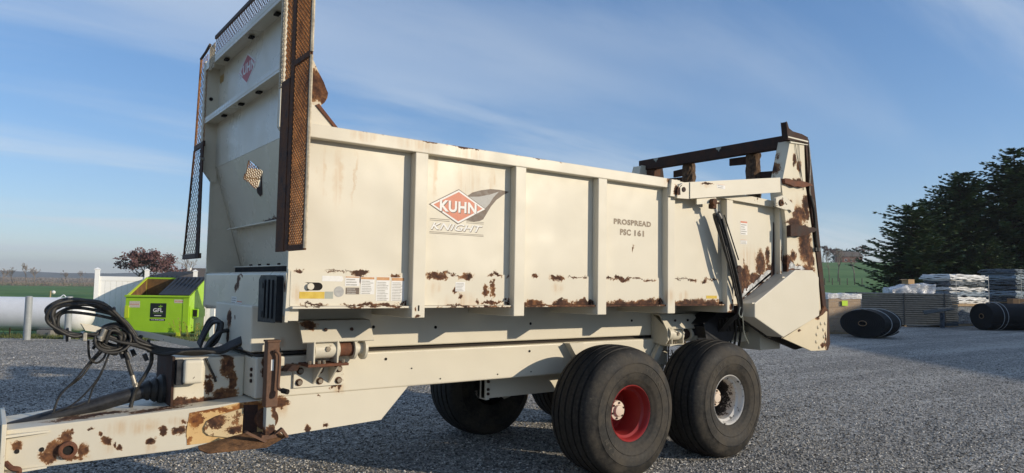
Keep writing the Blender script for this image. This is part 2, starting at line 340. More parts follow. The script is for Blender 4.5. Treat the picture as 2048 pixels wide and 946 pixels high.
for i in range(5):
    x=.9*i; zt=2.521 if i<4 else 2.486
    rb=MB().box(x,x+.105,.0,.0745,1.336,zt)
    o=sp('rib',rb,M['rib'],bevel=.006)
    if i in(0,): sp('slot_hole',MB().box(x+.048,x+.060,-.0015,.004,1.385,1.425),M['hole'],o)
    # grime welded into the inner corner and at the foot
    gm=MB()
    for q in range(7): s_=random.uniform(.5,1); lump(gm,(x-.012-abs(random.gauss(0,.018)),.062-abs(random.gauss(0,.012)),1.424+abs(random.gauss(0,.018))),(.016*s_,.012*s_,.016*s_))
    for q in range(5): lump(gm,(x-.006,.071,1.47+.05*q*random.random()),(.006,.004,.018))
    sp('foot_grime',gm,M['rust_dark'],o)['kind']='stuff'
    sp('cross_member',MB().box(x+.002,x+.103,.05,.66,1.334,1.404),M['cream'],bevel=.004)
sp('end_post',MB().box(4.54,4.588,.0,.0745,1.42,2.476),M['rib'],bevel=.005)
sp('corner_grime',MB().prism([(4.47,1.72),(4.538,1.70),(4.538,2.3),(4.525,2.32),(4.515,2.05),(4.50,1.9)],'y',.068,.0735),M['rust_dark'])
# decals on the side
D=.0735
def dec(name,poly,y,mat,parent=None,ax='y',th=.0006):
    return sp(name,MB().prism(poly,ax,y-th,y),mat,parent or sw)
sp_dia=[(.17,2.165),(.415,2.292),(.66,2.165),(.415,2.038)]
c0=(.415,2.165)
dec('decal_swoosh',[(.48,2.245),(.54,2.285),(.62,2.31),(.71,2.328),(.80,2.33),(.89,2.322),(.83,2.29),(.765,2.245),(.715,2.19),(.675,2.13),(.645,2.085),(.615,2.07),(.56,2.062),(.47,2.068),(.55,2.12)],.0742,M['brown_decal'])
dec('decal_swoosh_silver',[(.50,2.248),(.60,2.258),(.70,2.282),(.79,2.315),(.735,2.262),(.70,2.21),(.655,2.165)],.0733,M['silver_decal'])
dec('decal_diamond_edge',[(c0[0]+(x-c0[0])*1.045,c0[1]+(z-c0[1])*1.05) for x,z in sp_dia],.0729,M['brown_decal'])
dec('decal_diamond_border',sp_dia,.0722,M['white_decal'])
dec('decal_diamond',[(c0[0]+(x-c0[0])*.89,c0[1]+(z-c0[1])*.88) for x,z in sp_dia],.0715,M['red_decal'])
sp('lettering',text_mb('KUHN',.256,.584,2.113,2.199,.0706,bold=.035),M['brown_decal'],sw)
sp('lettering',text_mb('KUHN',.25,.578,2.119,2.205,.0700,bold=.035),M['white_decal'],sw)
sp('lettering',text_mb('KNIGHT',.182,.642,1.976,2.028,.0738,bold=.012,shear=.35),M['brown_decal'],sw)
sp('lettering',text_mb('KNIGHT',.178,.638,1.981,2.033,.0732,bold=.012,shear=.35),M['white_decal'],sw)
for z in (2.06,2.048,1.962,1.952):
    dec('decal_line',[(.17,z-.0016),(.65 if z<2 else .34,z-.0016),(.65 if z<2 else .34,z+.0016),(.17,z+.0016)],.0743,M['brown_decal'])
    if z>2: dec('decal_line',[(.49,z-.0016),(.65,z-.0016),(.65,z+.0016),(.49,z+.0016)],.0743,M['brown_decal'])
M['worn_print']=simple('worn_brown_print',(.17,.11,.07),.6,.4,40,bump=0,c2=(.40,.33,.24))
sp('lettering',text_mb('PROSPREAD',2.06,2.55,2.14,2.192,.0738,bold=.055),M['worn_print'],sw)
sp('lettering',text_mb('PSC',2.14,2.28,2.045,2.103,.0738,bold=.055),M['worn_print'],sw); sp('lettering',text_mb('161',2.325,2.455,2.045,2.103,.0738,bold=.055),M['worn_print'],sw)
def sticker(x0,x1,z0,z1,y,head=None,rows=6,parent=None,ax='y',mat='white_decal',pic=False):
    P=(lambda a,b,c,d:[(a,c),(b,c),(b,d),(a,d)])
    s=-1
    o=sp('sticker',MB().prism(P(x0,x1,z0,z1),ax,y+s*.0006,y),M[mat],parent or sw)
    if head: sp('sticker_band',MB().prism(P(x0+.002,x1-.002,z1-(z1-z0)*.14,z1-.002),ax,y+s*.0012,y+s*.0007),M[head],o)
    zt=z1-(z1-z0)*(.2 if head else .06); h=(zt-z0)/rows
    for i in range(rows):
        a=x0+(x1-x0)*.08; b=x1-(x1-x0)*(.08+.25*random.random()); zc=zt-h*(i+.5)
        if pic and i==1: b=x0+(x1-x0)*.6
        sp('sticker_print',MB().prism(P(min(a,b),max(a,b),zc-h*.22,zc+h*.22),ax,y+s*.0012,y+s*.0007),M['grey_print'],o)
    return o
K=.0665
sticker(-.478,-.374,1.555,1.622,K,'orange_decal',3); sticker(-.365,-.262,1.50,1.62,K,'orange_decal',8); sticker(-.248,-.146,1.455,1.622,K,'orange_decal',12); sticker(-.132,-.03,1.455,1.62,K,'orange_decal',12)
sticker(-.472,-.374,1.50,1.545,K,None,3,mat='brown_decal'); sticker(.40,.485,1.525,1.595,K,None,6)
dec('tape',[(-.79,1.47),(-.62,1.47),(-.62,1.515),(-.79,1.515)],K,M['yellow_decal']); dec('tape',[(-.617,1.47),(-.56,1.47),(-.56,1.517),(-.617,1.517)],K,M['grey_decal']); dec('tape',[(3.35,1.475),(3.52,1.475),(3.52,1.505),(3.35,1.505)],.066,M['yellow_decal'])
sp('sticker',MB().cyl((-.52,K-.0008,1.517),(-.52,K,1.517),.036,24),M['silver_decal'],sw)
dec('sticker',[(-.64,1.585),(-.50,1.585),(-.49,1.60),(-.50,1.622),(-.64,1.622)],K,M['white_decal'])
sticker(3.93,4.05,2.15,2.295,.0742,'red_decal',5,pic=True); sticker(3.93,4.045,2.05,2.10,.0742,'orange_decal',3)
sl=MB(); sl.prism([(-.785+.03*(1-math.cos(a)),1.55+.026*math.sin(a)) for a in [math.pi/2+math.pi*k/8 for k in range(9)]]+[(-.635-.03*(1-math.cos(a)),1.55+.026*math.sin(a)) for a in [-math.pi/2+math.pi*k/8 for k in range(9)]],'y',.0655,.0664)
so=sp('adjuster_slot',sl,M['hole']); sp('adjuster_pin',MB().cyl((-.722,.045,1.55),(-.722,.066,1.55),.022,18),M['cream_plain'],so)
# ------------------------------------------------------------------ front end
M['front']=paint('front_wall_paint',rust=[(-.87,1.18,1.575,.1,.05,.055),(-.87,1.24,1.52,.1,.04,.03),(-.87,1.10,1.61,.1,.03,.015),(-.87,.115,1.54,.1,.02,.035),(-.91,1.21,1.30,.1,.06,.06),(-.91,1.22,1.17,.1,.05,.08),(-.91,1.0,1.30,.1,.03,.02),(-.68,1.0,2.05,.1,.25,.012)],chips=.22,dirt=.2,wob=.7,rough=.27)
sp('front_beam',MB().prism([(-.868,1.36),(-.868,1.63),(-.852,1.645),(-.795,1.645),(-.795,1.335),(-.845,1.335)],'y',.078,2.2),M['front'],bevel=.008)
sp('beam_end_plate',MB().prism([(-.878,1.32),(-.866,1.66),(-.846,1.66),(-.846,1.40),(-.858,1.318)],'y',.070,.0775),M['front'])
# upper wall with channels
sp('front_wall',MB().box(-.838,-.828,.10,2.18,2.575,3.50),M['front'])
w0,w1=Vector((-.833,0,2.575)),Vector((-.568,0,1.70))
def SL(y,t,off=0): 
    p=w0.lerp(w1,t); return (p.x-off*.957,y,p.z-off*.29)
mb=MB(); dt,db_,dl,dr=(1.19,.061),(1.19,.318),(1.43,.19),(.95,.19)
mb.quad(SL(.087,0),SL(1.19,0),SL(*dt),SL(*dr)); mb.add([SL(.087,0),SL(*dr),SL(.087,.19)],[(0,1,2)]); mb.add([SL(.087,.19),SL(*dr),SL(*db_),SL(.087,1)],[(0,1,2,3)]); mb.add([SL(.087,1),SL(*db_),SL(1.19,1)],[(0,1,2)])
mb.quad(SL(1.19,0),SL(2.188,0),SL(*dl),SL(*dt)); mb.add([SL(2.188,0),SL(2.188,.19),SL(*dl)],[(0,1,2)]); mb.add([SL(*dl),SL(2.188,.19),SL(2.188,1),SL(*db_)],[(0,1,2,3)]); mb.add([SL(*db_),SL(2.188,1),SL(1.19,1)],[(0,1,2)])
ss=sp('sloped_sheet',mb,M['front']); md=ss.modifiers.new('solid','SOLIDIFY'); md.thickness=.006; md.offset=0
ex=MB(); e0=Vector(SL(.95,.061,.008)); ev=(Vector(SL(.95,.318,.008))-e0); V=ev.length
expanded(ex,e0,(0,1,0),ev.normalized(),  .48,V,.026,.034,.0045,.002,keep=lambda a,b:abs(a-.24)/.25+abs(b-V/2)/(V/2)<1.06)
wi=sp('sight_window_mesh',ex,M['rust_mesh']); wi['kind']='stuff'
sp('window_rust',MB().add([SL(1.185,.30,.006),SL(1.20,.345,.006),SL(1.15,.385,.006),SL(1.09,.37,.006),SL(1.0,.23,.006),SL(.965,.2,.006),SL(1.10,.30,.006)],[(0,1,2,3,4,5,6)]),M['rust_dark'],ss)
sp('sheet_fin',MB().add([SL(.1,.615),SL(2.02,.615),(-.755,2.0,2.028),(-.755,.1,2.028),SL(.1,.628),SL(2.02,.628),(-.755,2.0,2.020),(-.755,.1,2.020)],[(0,1,2,3),(7,6,5,4),(3,2,6,7),(0,3,7,4),(1,5,6,2)]),M['cream'],ss)
sp('fin_rust',MB().box(-.74,-.70,.55,1.0,2.029,2.042),M['rust_dark'],ss)
sp('sheet_foot',MB().box(-.70,-.56,.1,1.95,1.69,1.70),M['cream'],bevel=.003)
for y in (.35,.6,.85,1.1,1.32,1.55): sp('bolt',MB().cyl((-.67,y,1.70),(-.67,y,1.715),.012,6),M['rust_dark'])
sp('floor_gap',MB().box(-.70,-.59,.09,1.9,1.6465,1.689),M['hole'])
# far cheek and posts
sp('cheek_plate',MB().prism([(-.868,1.646),(-.868,2.575),(-.833,2.575),(-.56,1.646)],'y',2.176,2.187),M['front'])
sp('cheek_plate',MB().prism([(-.868,1.646),(-.868,2.575),(-.833,2.575),(-.56,1.646)],'y',.0882,.098),M['front'])
for y0,y1 in((2.16,2.205),(.075,.12)):
    o=sp('corner_post',MB().prism([(-.955,2.58),(-.955,3.52),(-.827,3.52),(-.827,2.45),(-.86,2.45)],'y',y0,y1),M['front'],bevel=.004)
sp('channel_shelf',MB().box(-.955,-.829,.121,2.159,3.468,3.512).box(-.955,-.947,.121,2.159,3.44,3.4675),M['front'],bevel=.003)
sp('channel_shelf',MB().box(-.950,-.829,.121,2.159,2.975,3.008).box(-.950,-.942,.121,2.159,2.955,2.9745),M['front'],bevel=.003)
for y,z in((1.75,3.44),(1.05,3.44),(.45,3.44),(1.75,2.955),(1.25,2.955),(.8,2.955)):
    sp('bolt',MB().box(-.90,-.865,y-.03,y+.03,z+.006,z+.0185),M['hole'])
sp('bolt',MB().cyl((-.90,2.15,3.19),(-.90,2.162,3.19),.016,12),M['hole'])
fd=[(1.54,3.28),(1.29,3.40),(1.04,3.275),(1.28,3.14)]
fw=sp('decal_diamond_border',MB().prism(fd,'x',-.8395,-.8385),M['white_decal'])
cc=(1.287,3.273); sp('decal_diamond',MB().prism([(cc[0]+(a-cc[0])*.88,cc[1]+(b-cc[1])*.88) for a,b in fd],'x',-.8402,-.8396),M['red_decal_front'],fw)
sp('lettering',text_mb('KUHN',1.49,1.09,3.235,3.32,-.8408,ax='x',bold=.03),M['white_decal'],fw)
sp('lettering',text_mb('KNIGHT',1.46,1.02,3.075,3.115,-.8393,ax='x'),M['grey_print'])
M['amber']=simple('amber_reflector',(.33,.20,.05),.4,.2,20,bump=0)
for a,b in((2.0,2.12),(.36,.48)): sp('reflector',MB().prism([(a,3.33),(b,3.33),(b,3.40),(a,3.40)],'x',-.8395,-.8385),M['amber'])
sticker(.42,.30,2.70,2.83,-.838,'red_decal',4,ax='x')
sticker(1.34,1.20,1.352,1.455,-.8685,None,6,ax='x'); sticker(1.18,1.06,1.352,1.425,-.8685,'red_decal',3,ax='x',pic=True)
# black moulded cover on the front beam
cv=sp('moulded_cover',MB().prism([(.15,1.318),(.50,1.310),(.505,1.585),(.47,1.612),(.165,1.612),(.15,1.60)],'x',-.915,-.8692),M['plastic'],bevel=.008)
for a,b in((.20,.235),(.28,.32),(.36,.43)): sp('moulded_ridge',MB().box(-.925,-.9145,a,b,1.335,1.59),M['plastic'],cv,bevel=.004)
for z in(1.36,1.55): sp('slot_hole',MB().box(-.927,-.924,.375,.40,z-.02,z+.02),M['hole'],cv)
# ------------------------------------------------------------------ mesh guards
def guard(y_in,y_out_t,y_out_b,z0,z1,x,mat,edge,name='mesh_guard',fine=True):
    """a framed wing of expanded metal; outer edge runs y_out_t (top) to y_out_b (bottom)"""
    W=max(abs(y_out_t-y_in),abs(y_out_b-y_in)); sgn=1 if y_out_b>y_in else -1
    def keep(a,b):
        t=b/(z1-z0); lim=abs(y_out_b-y_in)*(1-t)+abs(y_out_t-y_in)*t; return a<=lim
    ex=expanded(MB(),(x,y_in,z0),(0,sgn,0),(0,0,1),W,z1-z0,*((.019,.030,.0040,.004) if fine else (.034,.058,.0019,.0018)),keep)
    o=sp(name,ex,M[mat]); o['kind']='stuff'
    b=sp('guard_frame',MB().tube([(x,y_out_b,z0-.01),(x,y_out_t,z1)],.010,6),M[edge],o)
    return o
# near wing
for z0,z1,e in((1.785,2.92,'cream_mesh'),(2.95,3.72,'cream_mesh')):
    guard(-.165,-.435,-.435,z0,z1,-.95,'rust_mesh',e)
sp('guard_bar',MB().box(-.958,-.940,-.165,-.10,1.77,3.72),M['rust'],bevel=.003)
sp('guard_bar',MB().box(-.962,-.945,-.0995,.055,1.765,2.86),M['rust'],bevel=.003)
sp('guard_bar',MB().box(-.958,-.942,-.44,-.166,1.765,1.80),M['rust'],bevel=.002)
sp('guard_bar',MB().box(-.960,-.940,-.43,-.166,2.915,2.95),M['rust'],bevel=.002)
sp('guard_bar',MB().box(-.952,-.948,-.43,-.395,1.80,3.72),M['rust'])
g=sp('guard_return',expanded(MB(),(-.957,.04,2.83),(0,1,0),(0,0,1),.065,.92,.021,.034,.005,.004),M['cream_mesh']); g['kind']='stuff'
g=sp('guard_return',expanded(MB(),(-.955,-.09,2.86),(0,1,0),(0,0,1),.10,.86,.021,.036,.004,.004),M['rust_mesh']); g['kind']='stuff'
# far wing, upper and lower piece
guard(2.11,2.37,2.45,2.80,3.60,-.95,'rust_mesh','rust_mesh',fine=False); guard(2.14,2.47,2.70,1.80,2.76,-.95,'dark_mesh','rust',fine=False)
sp('guard_bar',MB().box(-.960,-.942,2.10,2.455,2.755,2.80),M['dark_mesh'],bevel=.002)
sp('guard_bar',MB().box(-.960,-.942,2.06,2.72,1.765,1.81),M['dark_mesh'],bevel=.002)
sp('guard_bar',MB().prism([(2.06,1.77),(2.19,1.77),(2.17,2.76),(2.08,2.80)],'x',-.966,-.957),M['rust_dark'])
sp('guard_bar',MB().tube([(-.95,2.38,3.60),(-.95,2.2,3.62),(-.95,2.06,3.65)],.013,6),M['dark_mesh'])
sp('guard_bolt',MB().cyl((-.99,2.06,2.63),(-.955,2.06,2.63),.014,10),M['steel'])
# upper guard above the top channel
g=sp('upper_mesh_guard',expanded(MB(),(-.93,.16,3.515),(0,1,0),(0,0,1),1.78,.17,.032,.046,.003,.002),M['dark_mesh']); g['kind']='stuff'
sp('guard_bar',MB().box(-.937,-.922,.16,1.96,3.675,3.705),M['dark_mesh'])
g=sp('guard_return',expanded(MB(),(-.955,1.86,3.40),(0,1,0),(0,0,1),.17,.22,.024,.036,.005,.004),M['cream_mesh']); g['kind']='stuff'
# torn rusty flap and gusset behind the near wing
M['flap']=paint('torn_flap_steel',base=(.62,.55,.42),rust=[(-.7,.1,2.9,.12,.2,.12),(-.66,.1,2.8,.03,.2,.03)],wob=.4)
fl=MB().prism([(-.86,3.10),(-.74,3.06),(-.70,2.985),(-.665,2.93),(-.645,2.885),(-.632,2.86),(-.636,2.825),(-.655,2.79),(-.675,2.772),(-.71,2.725),(-.86,2.70)],'y',.10,.108); sp('torn_flap',fl,M['flap'],bevel=.002)
sp('corner_gusset',MB().prism([(-.86,2.613),(-.60,2.613),(-.715,2.745),(-.86,2.76)],'y',.06,.075),M['cream'],bevel=.003)
sp('gusset_edge',MB().prism([(-.59,2.613),(-.57,2.62),(-.71,2.765),(-.73,2.75)],'y',.05,.10),M['rust_red'])
# ------------------------------------------------------------------ under frame
M['frame']=paint('frame_paint',rust=[(-.9,1.21,1.29,.06,.06,.07),(-.9,1.22,1.16,.06,.04,.07),(-.9,1.05,1.31,.06,.02,.015),(-.74,.65,1.10,.03,.05,.03),(-.81,.62,.97,.035,.1,.09),(-.49,.62,.52,.03,.1,.026),(-.36,.62,.525,.02,.1,.016),(-.72,.62,.72,.08,.1,.04),(-.42,.62,.742,.012,.1,.006),(-.3,.62,.80,.03,.1,.012),(-.26,.62,.79,.012,.1,.03)],stain=[(-.7,.65,1.14,.06,.2,.05),(-.7,.62,.68,.1,.2,.08),(-.25,.62,.78,.08,.2,.05)],dirt=.14,wob=.5)
sp('sill_frame',MB().box(-.915,4.5,.65,1.625,1.078,1.404),M['frame'],bevel=.012,seg=3)
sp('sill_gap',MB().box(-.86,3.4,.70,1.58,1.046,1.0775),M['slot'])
sp('chassis_beam',MB().box(-.88,3.42,.62,.74,.757,1.045),M['frame'],bevel=.014,seg=3)
sp('chassis_beam',MB().box(-.88,3.42,1.535,1.655,.757,1.045),M['frame'],bevel=.014,seg=3)
sp('chassis_front',MB().box(-.875,-.80,.741,1.534,.757,1.035),M['frame'],bevel=.004)
sp('chassis_plate',MB().prism([(-.755,.485),(.09,.525),(.31,.7565),(-.755,.7565)],'y',.614,.70),M['frame'],bevel=.004)
sp('chassis_plate',MB().prism([(-.755,.485),(.09,.525),(.31,.7565),(-.755,.7565)],'y',1.575,1.66),M['frame'],bevel=.004)
for x,y,z in((-.29,.648,1.24),(.02,.648,1.235),(1.58,.648,1.23),(2.9,.648,1.235),(.58,.648,1.22)): sp('drain_hole',MB().cyl((x,.6455,z),(x,.649,z),.013,10),M['hole'])
for x,z in((-.62,.985),(1.55,.985),(.12,.985),(1.57,.80),(.62,.80),(1.2,.80),(.35,.9),(-.6,.82)): sp('drain_hole',MB().cyl((x,.6155,z),(x,.619,z),.011 if z>.9 else .006,10),M['hole'])
# tongue: tapers towards the hitch
def TY(x): return .62+.26*(-.75-x)/1.55
M['tongue']=paint('tongue_paint',rust=[(-2.02,.8,.52,.05,.3,.05),(-2.05,.85,.47,.05,.3,.045),(-1.97,.8,.575,.03,.3,.05),(-1.87,.8,.50,.03,.3,.045),(-1.93,.8,.455,.06,.3,.012),(-1.75,.78,.545,.034,.3,.03),(-1.79,.78,.588,.016,.3,.014),(-1.84,.78,.62,.018,.3,.010),(-1.68,.77,.485,.024,.3,.018),(-1.705,.77,.51,.01,.3,.022),(-1.5,.74,.52,.028,.3,.026),(-1.43,.70,.575,.028,.3,.028),(-1.34,.70,.575,.04,.3,.032),(-2.22,.85,.56,.03,.3,.03),(-1.94,.8,.62,.012,.3,.012),(-1.94,.8,.60,.02,.3,.006),
  (-1.7,.95,.675,.4,.08,.02),(-1.4,.85,.70,.25,.08,.02),(-1.25,1.0,.70,.1,.2,.02),(-1.29,.70,.58,.014,.3,.05),(-1.31,.70,.64,.012,.3,.02),(-1.9,.98,.66,.12,.1,.02)],
  stain=[(-1.6,.76,.62,.25,.3,.06),(-1.75,.78,.5,.06,.3,.06),(-1.5,.74,.47,.05,.3,.05),(-1.9,.8,.45,.1,.3,.03),(-1.35,.7,.64,.1,.3,.05)],dirt=.2,wob=.42)
mb=MB(); xs=(-.757,-2.275); v=[]
for x,zb,zt in((xs[0],.472,.752),(xs[1],.402,.652)):
    y=TY(x); v+=[(x,y,zb),(x,2*YC-y,zb),(x,2*YC-y,zt),(x,y,zt)]
mb.add(v,[(0,1,2,3),(7,6,5,4),(0,4,5,1),(1,5,6,2),(2,6,7,3),(3,7,4,0)])
tg=sp('tongue',mb,M['tongue'],bevel=.006)
sp('hitch_plate',MB().box(-2.300,-2.2755,.80,1.475,.36,.70),M['cream_worn'],bevel=.003)
sp('hitch_clevis',MB().prism([(-2.301,.44),(-2.36,.41),(-2.62,.44),(-2.66,.5),(-2.62,.56),(-2.36,.60),(-2.301,.58)],'y',.95,1.05).prism([(-2.301,.44),(-2.36,.41),(-2.62,.44),(-2.66,.5),(-2.62,.56),(-2.36,.60),(-2.301,.58)],'y',1.22,1.32),M['rust_dark'],bevel=.006)
for dz in(.622,.405):
    x0,x1=-2.2745,-2.06; sp('hitch_gusset',MB().add([(x0,TY(x0)-.055,dz+.006),(x1,TY(x1)-.012,dz+.014),(x1,TY(x1)-.0005,dz+.014),(x0,TY(x0)-.0005,dz+.006),(x0,TY(x0)-.055,dz-.008),(x1,TY(x1)-.012,dz+.002),(x1,TY(x1)-.0005,dz+.002),(x0,TY(x0)-.0005,dz-.008)],[(0,1,2,3),(7,6,5,4),(0,4,5,1),(1,5,6,2)]),M['cream'],tg)
for x in(-2.215,-2.09): sp('bolt_hole',MB().cyl((x,TY(x)-.002,.52),(x,TY(x)+.003,.52),.014,14),M['hole'],tg)
pm=MB().lathe([(.030,.008),(.030,-.030),(.044,-.032),(.052,-.028),(.054,.01)],(-1.955,TY(-1.955)+.004,.507),'y',24); pv=sp('pivot_tube',pm,M['rust_red'],tg,smooth=40)
sp('bore',MB().cyl((-1.955,TY(-1.955)-.012,.507),(-1.955,TY(-1.955)+.01,.507),.0295,20),M['hole'],tg)
sp('safety_chain',MB().tube(catmull([(-2.27,.82,.47),(-2.24,.79,.44),(-2.20,.80,.42),(-2.22,.80,.36),(-2.26,.81,.30)],5),.016,6),M['rust_red'])
# bare patch and cast pad on the side of the tongue
M['bare']=paint('bare_orange_steel',base=(.70,.47,.21),rust=[(-1.25,.68,.64,.05,.2,.06),(-1.12,.68,.70,.2,.2,.022),(-.9,.66,.70,.12,.2,.05),(-1.28,.68,.50,.03,.2,.03)],stain=[(-1.2,.68,.6,.12,.2,.12),(-1.1,.68,.5,.2,.2,.04)],rramp=[(.2,(.10,.035,.018)),(.5,(.27,.105,.03)),(.8,(.46,.21,.07)),(1,(.6,.33,.12))],chips=.55,dirt=.7,wob=.7,rough=.5)
M['pad']=paint('pitted_cast_steel',base=(.68,.53,.31),chips=1.25,dirt=.6,rust=[(-1.12,.7,.62,.07,.2,.05),(-1.0,.7,.56,.06,.2,.03)],wob=.6)
def TP(x,z,o): return (x,TY(x)-o,z)
pp=[(-1.285,.475),(-1.292,.56),(-1.28,.688),(-1.10,.712),(-.985,.735),(-.86,.742),(-.765,.745),(-.76,.51),(-.9,.492)]
mb=MB(); mb.add([TP(x,z,.0025) for x,z in pp],[tuple(range(len(pp)))]); sp('bare_patch',mb,M['bare'],tg)
pd=[(-1.19,.585),(-1.185,.555),(-1.16,.53),(-.95,.487),(-.945,.70),(-1.12,.655),(-1.17,.63)]
mb=MB(); n=len(pd); mb.add([TP(x,z,.003) for x,z in pd]+[TP(x,z,.016) for x,z in pd],[tuple(range(n,2*n))]+[(i,(i+1)%n,n+(i+1)%n,n+i) for i in range(n)]); sp('cast_pad',mb,M['pad'],tg,bevel=.004)
mb=MB(); mb.add([TP(x,z,.004) for x,z in((-.943,.49),(-.85,.50),(-.85,.715),(-.943,.72))],[(0,1,2,3)]); sp('dark_patch',mb,M['rust_dark'],tg)  # plain dark brown rectangle between the cast pad and the jack
# jack stand with crank and folded foot
M['jack']=simple('jack_brown_rust',(.115,.058,.034),.7,.3,9,bump=.2,c2=(.17,.09,.055))
jk=sp('jack_leg',MB().box(-.845,-.762,.485,.565,.715,1.158),M['jack'],bevel=.005)
sp('jack_cap',MB().box(-.850,-.757,.480,.570,1.1585,1.172),M['jack'],jk,bevel=.003)
M['jack_inner']=paint('jack_inner_paint',base=(.42,.44,.40),rust=[(-.8,.5,.545,.06,.1,.05),(-.78,.5,.69,.02,.1,.06)],wob=.3)
sp('jack_inner_leg',MB().box(-.836,-.770,.494,.556,.53,.7145),M['jack_inner'],jk,bevel=.004)
sp('crank',MB().tube(catmull([(-.80,.48,1.09),(-.80,.462,1.10),(-.785,.452,1.09),(-.773,.450,1.06),(-.773,.45,.95),(-.775,.45,.86),(-.768,.44,.84),(-.75,.42,.832)],5),.011,8),M['jack'],jk,smooth=60)
sp('crank_grip',MB().cyl((-.755,.425,.833),(-.728,.385,.826),.018,10),M['hole'],jk)
sp('jack_sticker',MB().box(-.818,-.80,.4835,.4845,.965,1.04),M['white_decal'],jk)
sp('jack_mount',MB().cyl((-.80,.565,.62),(-.80,.622,.62),.075,20),M['rust'],jk)
M['foot']=simple('jack_foot_rust',(.055,.028,.015),.85,.5,18,bump=.6,c2=(.24,.12,.05))
ft=MB().add([(-1.25,.53,.478),(-1.21,.47,.462),(-.84,.44,.462),(-.70,.48,.508),(-.73,.60,.535),(-.96,.60,.535),(-1.24,.60,.485)],[(0,1,2,3,4,5,6)]); 
o=sp('jack_foot',ft,M['foot'],jk); o.modifiers.new('s','SOLIDIFY').thickness=.008
sp('foot_strap',MB().prism([(-.98,.565),(-.965,.573),(-.83,.493),(-.845,.484)],'y',.46,.50).prism([(-.79,.535),(-.735,.575),(-.69,.512),(-.705,.503),(-.74,.55)],'y',.44,.48).prism([(-.86,.53),(-.75,.53),(-.74,.48),(-.87,.48)],'y',.485,.57),M['jack'],jk)
# gearbox stub ahead of the chassis and PTO shaft
M['stub']=paint('stub_paint',rust=[(-1.0,.89,.97,.045,.2,.09),(-.96,.89,.85,.03,.2,.08),(-1.15,.89,.72,.28,.2,.035),(-1.0,.89,.76,.09,.2,.05),(-1.12,.89,.82,.03,.2,.06),(-1.12,.89,.90,.022,.2,.012),(-1.085,.89,.885,.02,.2,.01),(-1.3,.89,.73,.06,.2,.04)],dirt=.3,wob=.38)
sp('gearbox_stub',MB().box(-1.35,-.8755,.895,1.38,.655,1.035),M['stub'],bevel=.01)
sp('front_flange',MB().box(-1.368,-1.3505,.87,1.40,.66,1.05),M['rust_dark'],bevel=.003)
sp('stub_cover',MB().box(-1.305,-1.175,.80,.8945,.865,1.03),M['cream_worn'],bevel=.02,seg=3)
sp('cover_bracket',MB().box(-1.345,-1.30,.83,.894,.86,1.03),M['black'])
for z in(.955,.915,.875): sp('bolt',MB().cyl((-.892,.70,z),(-.8755,.70,z),.014,6),M['rust_dark'])
pto=sp('pto_shaft',MB().tube([(-2.30,YC-.03,.60),(-2.24,YC-.03,.615),(-1.8,YC-.03,.722),(-1.44,YC-.02,.81)],[.047,.05,.05,.052],20),M['black'],smooth=40)
sp('pto_bell',MB().lathe([(.052,-.03),(.07,0),(.07,.012),(.062,.016),(.085,.045),(.085,.055),(.076,.06),(.105,.085),(.105,.12)],(-1.475,YC-.02,.80),'x',28),M['hose'],smooth=30)
sp('pto_yoke',MB().box(-2.40,-2.30,YC-.075,YC+.015,.555,.645),M['steel'],bevel=.01)
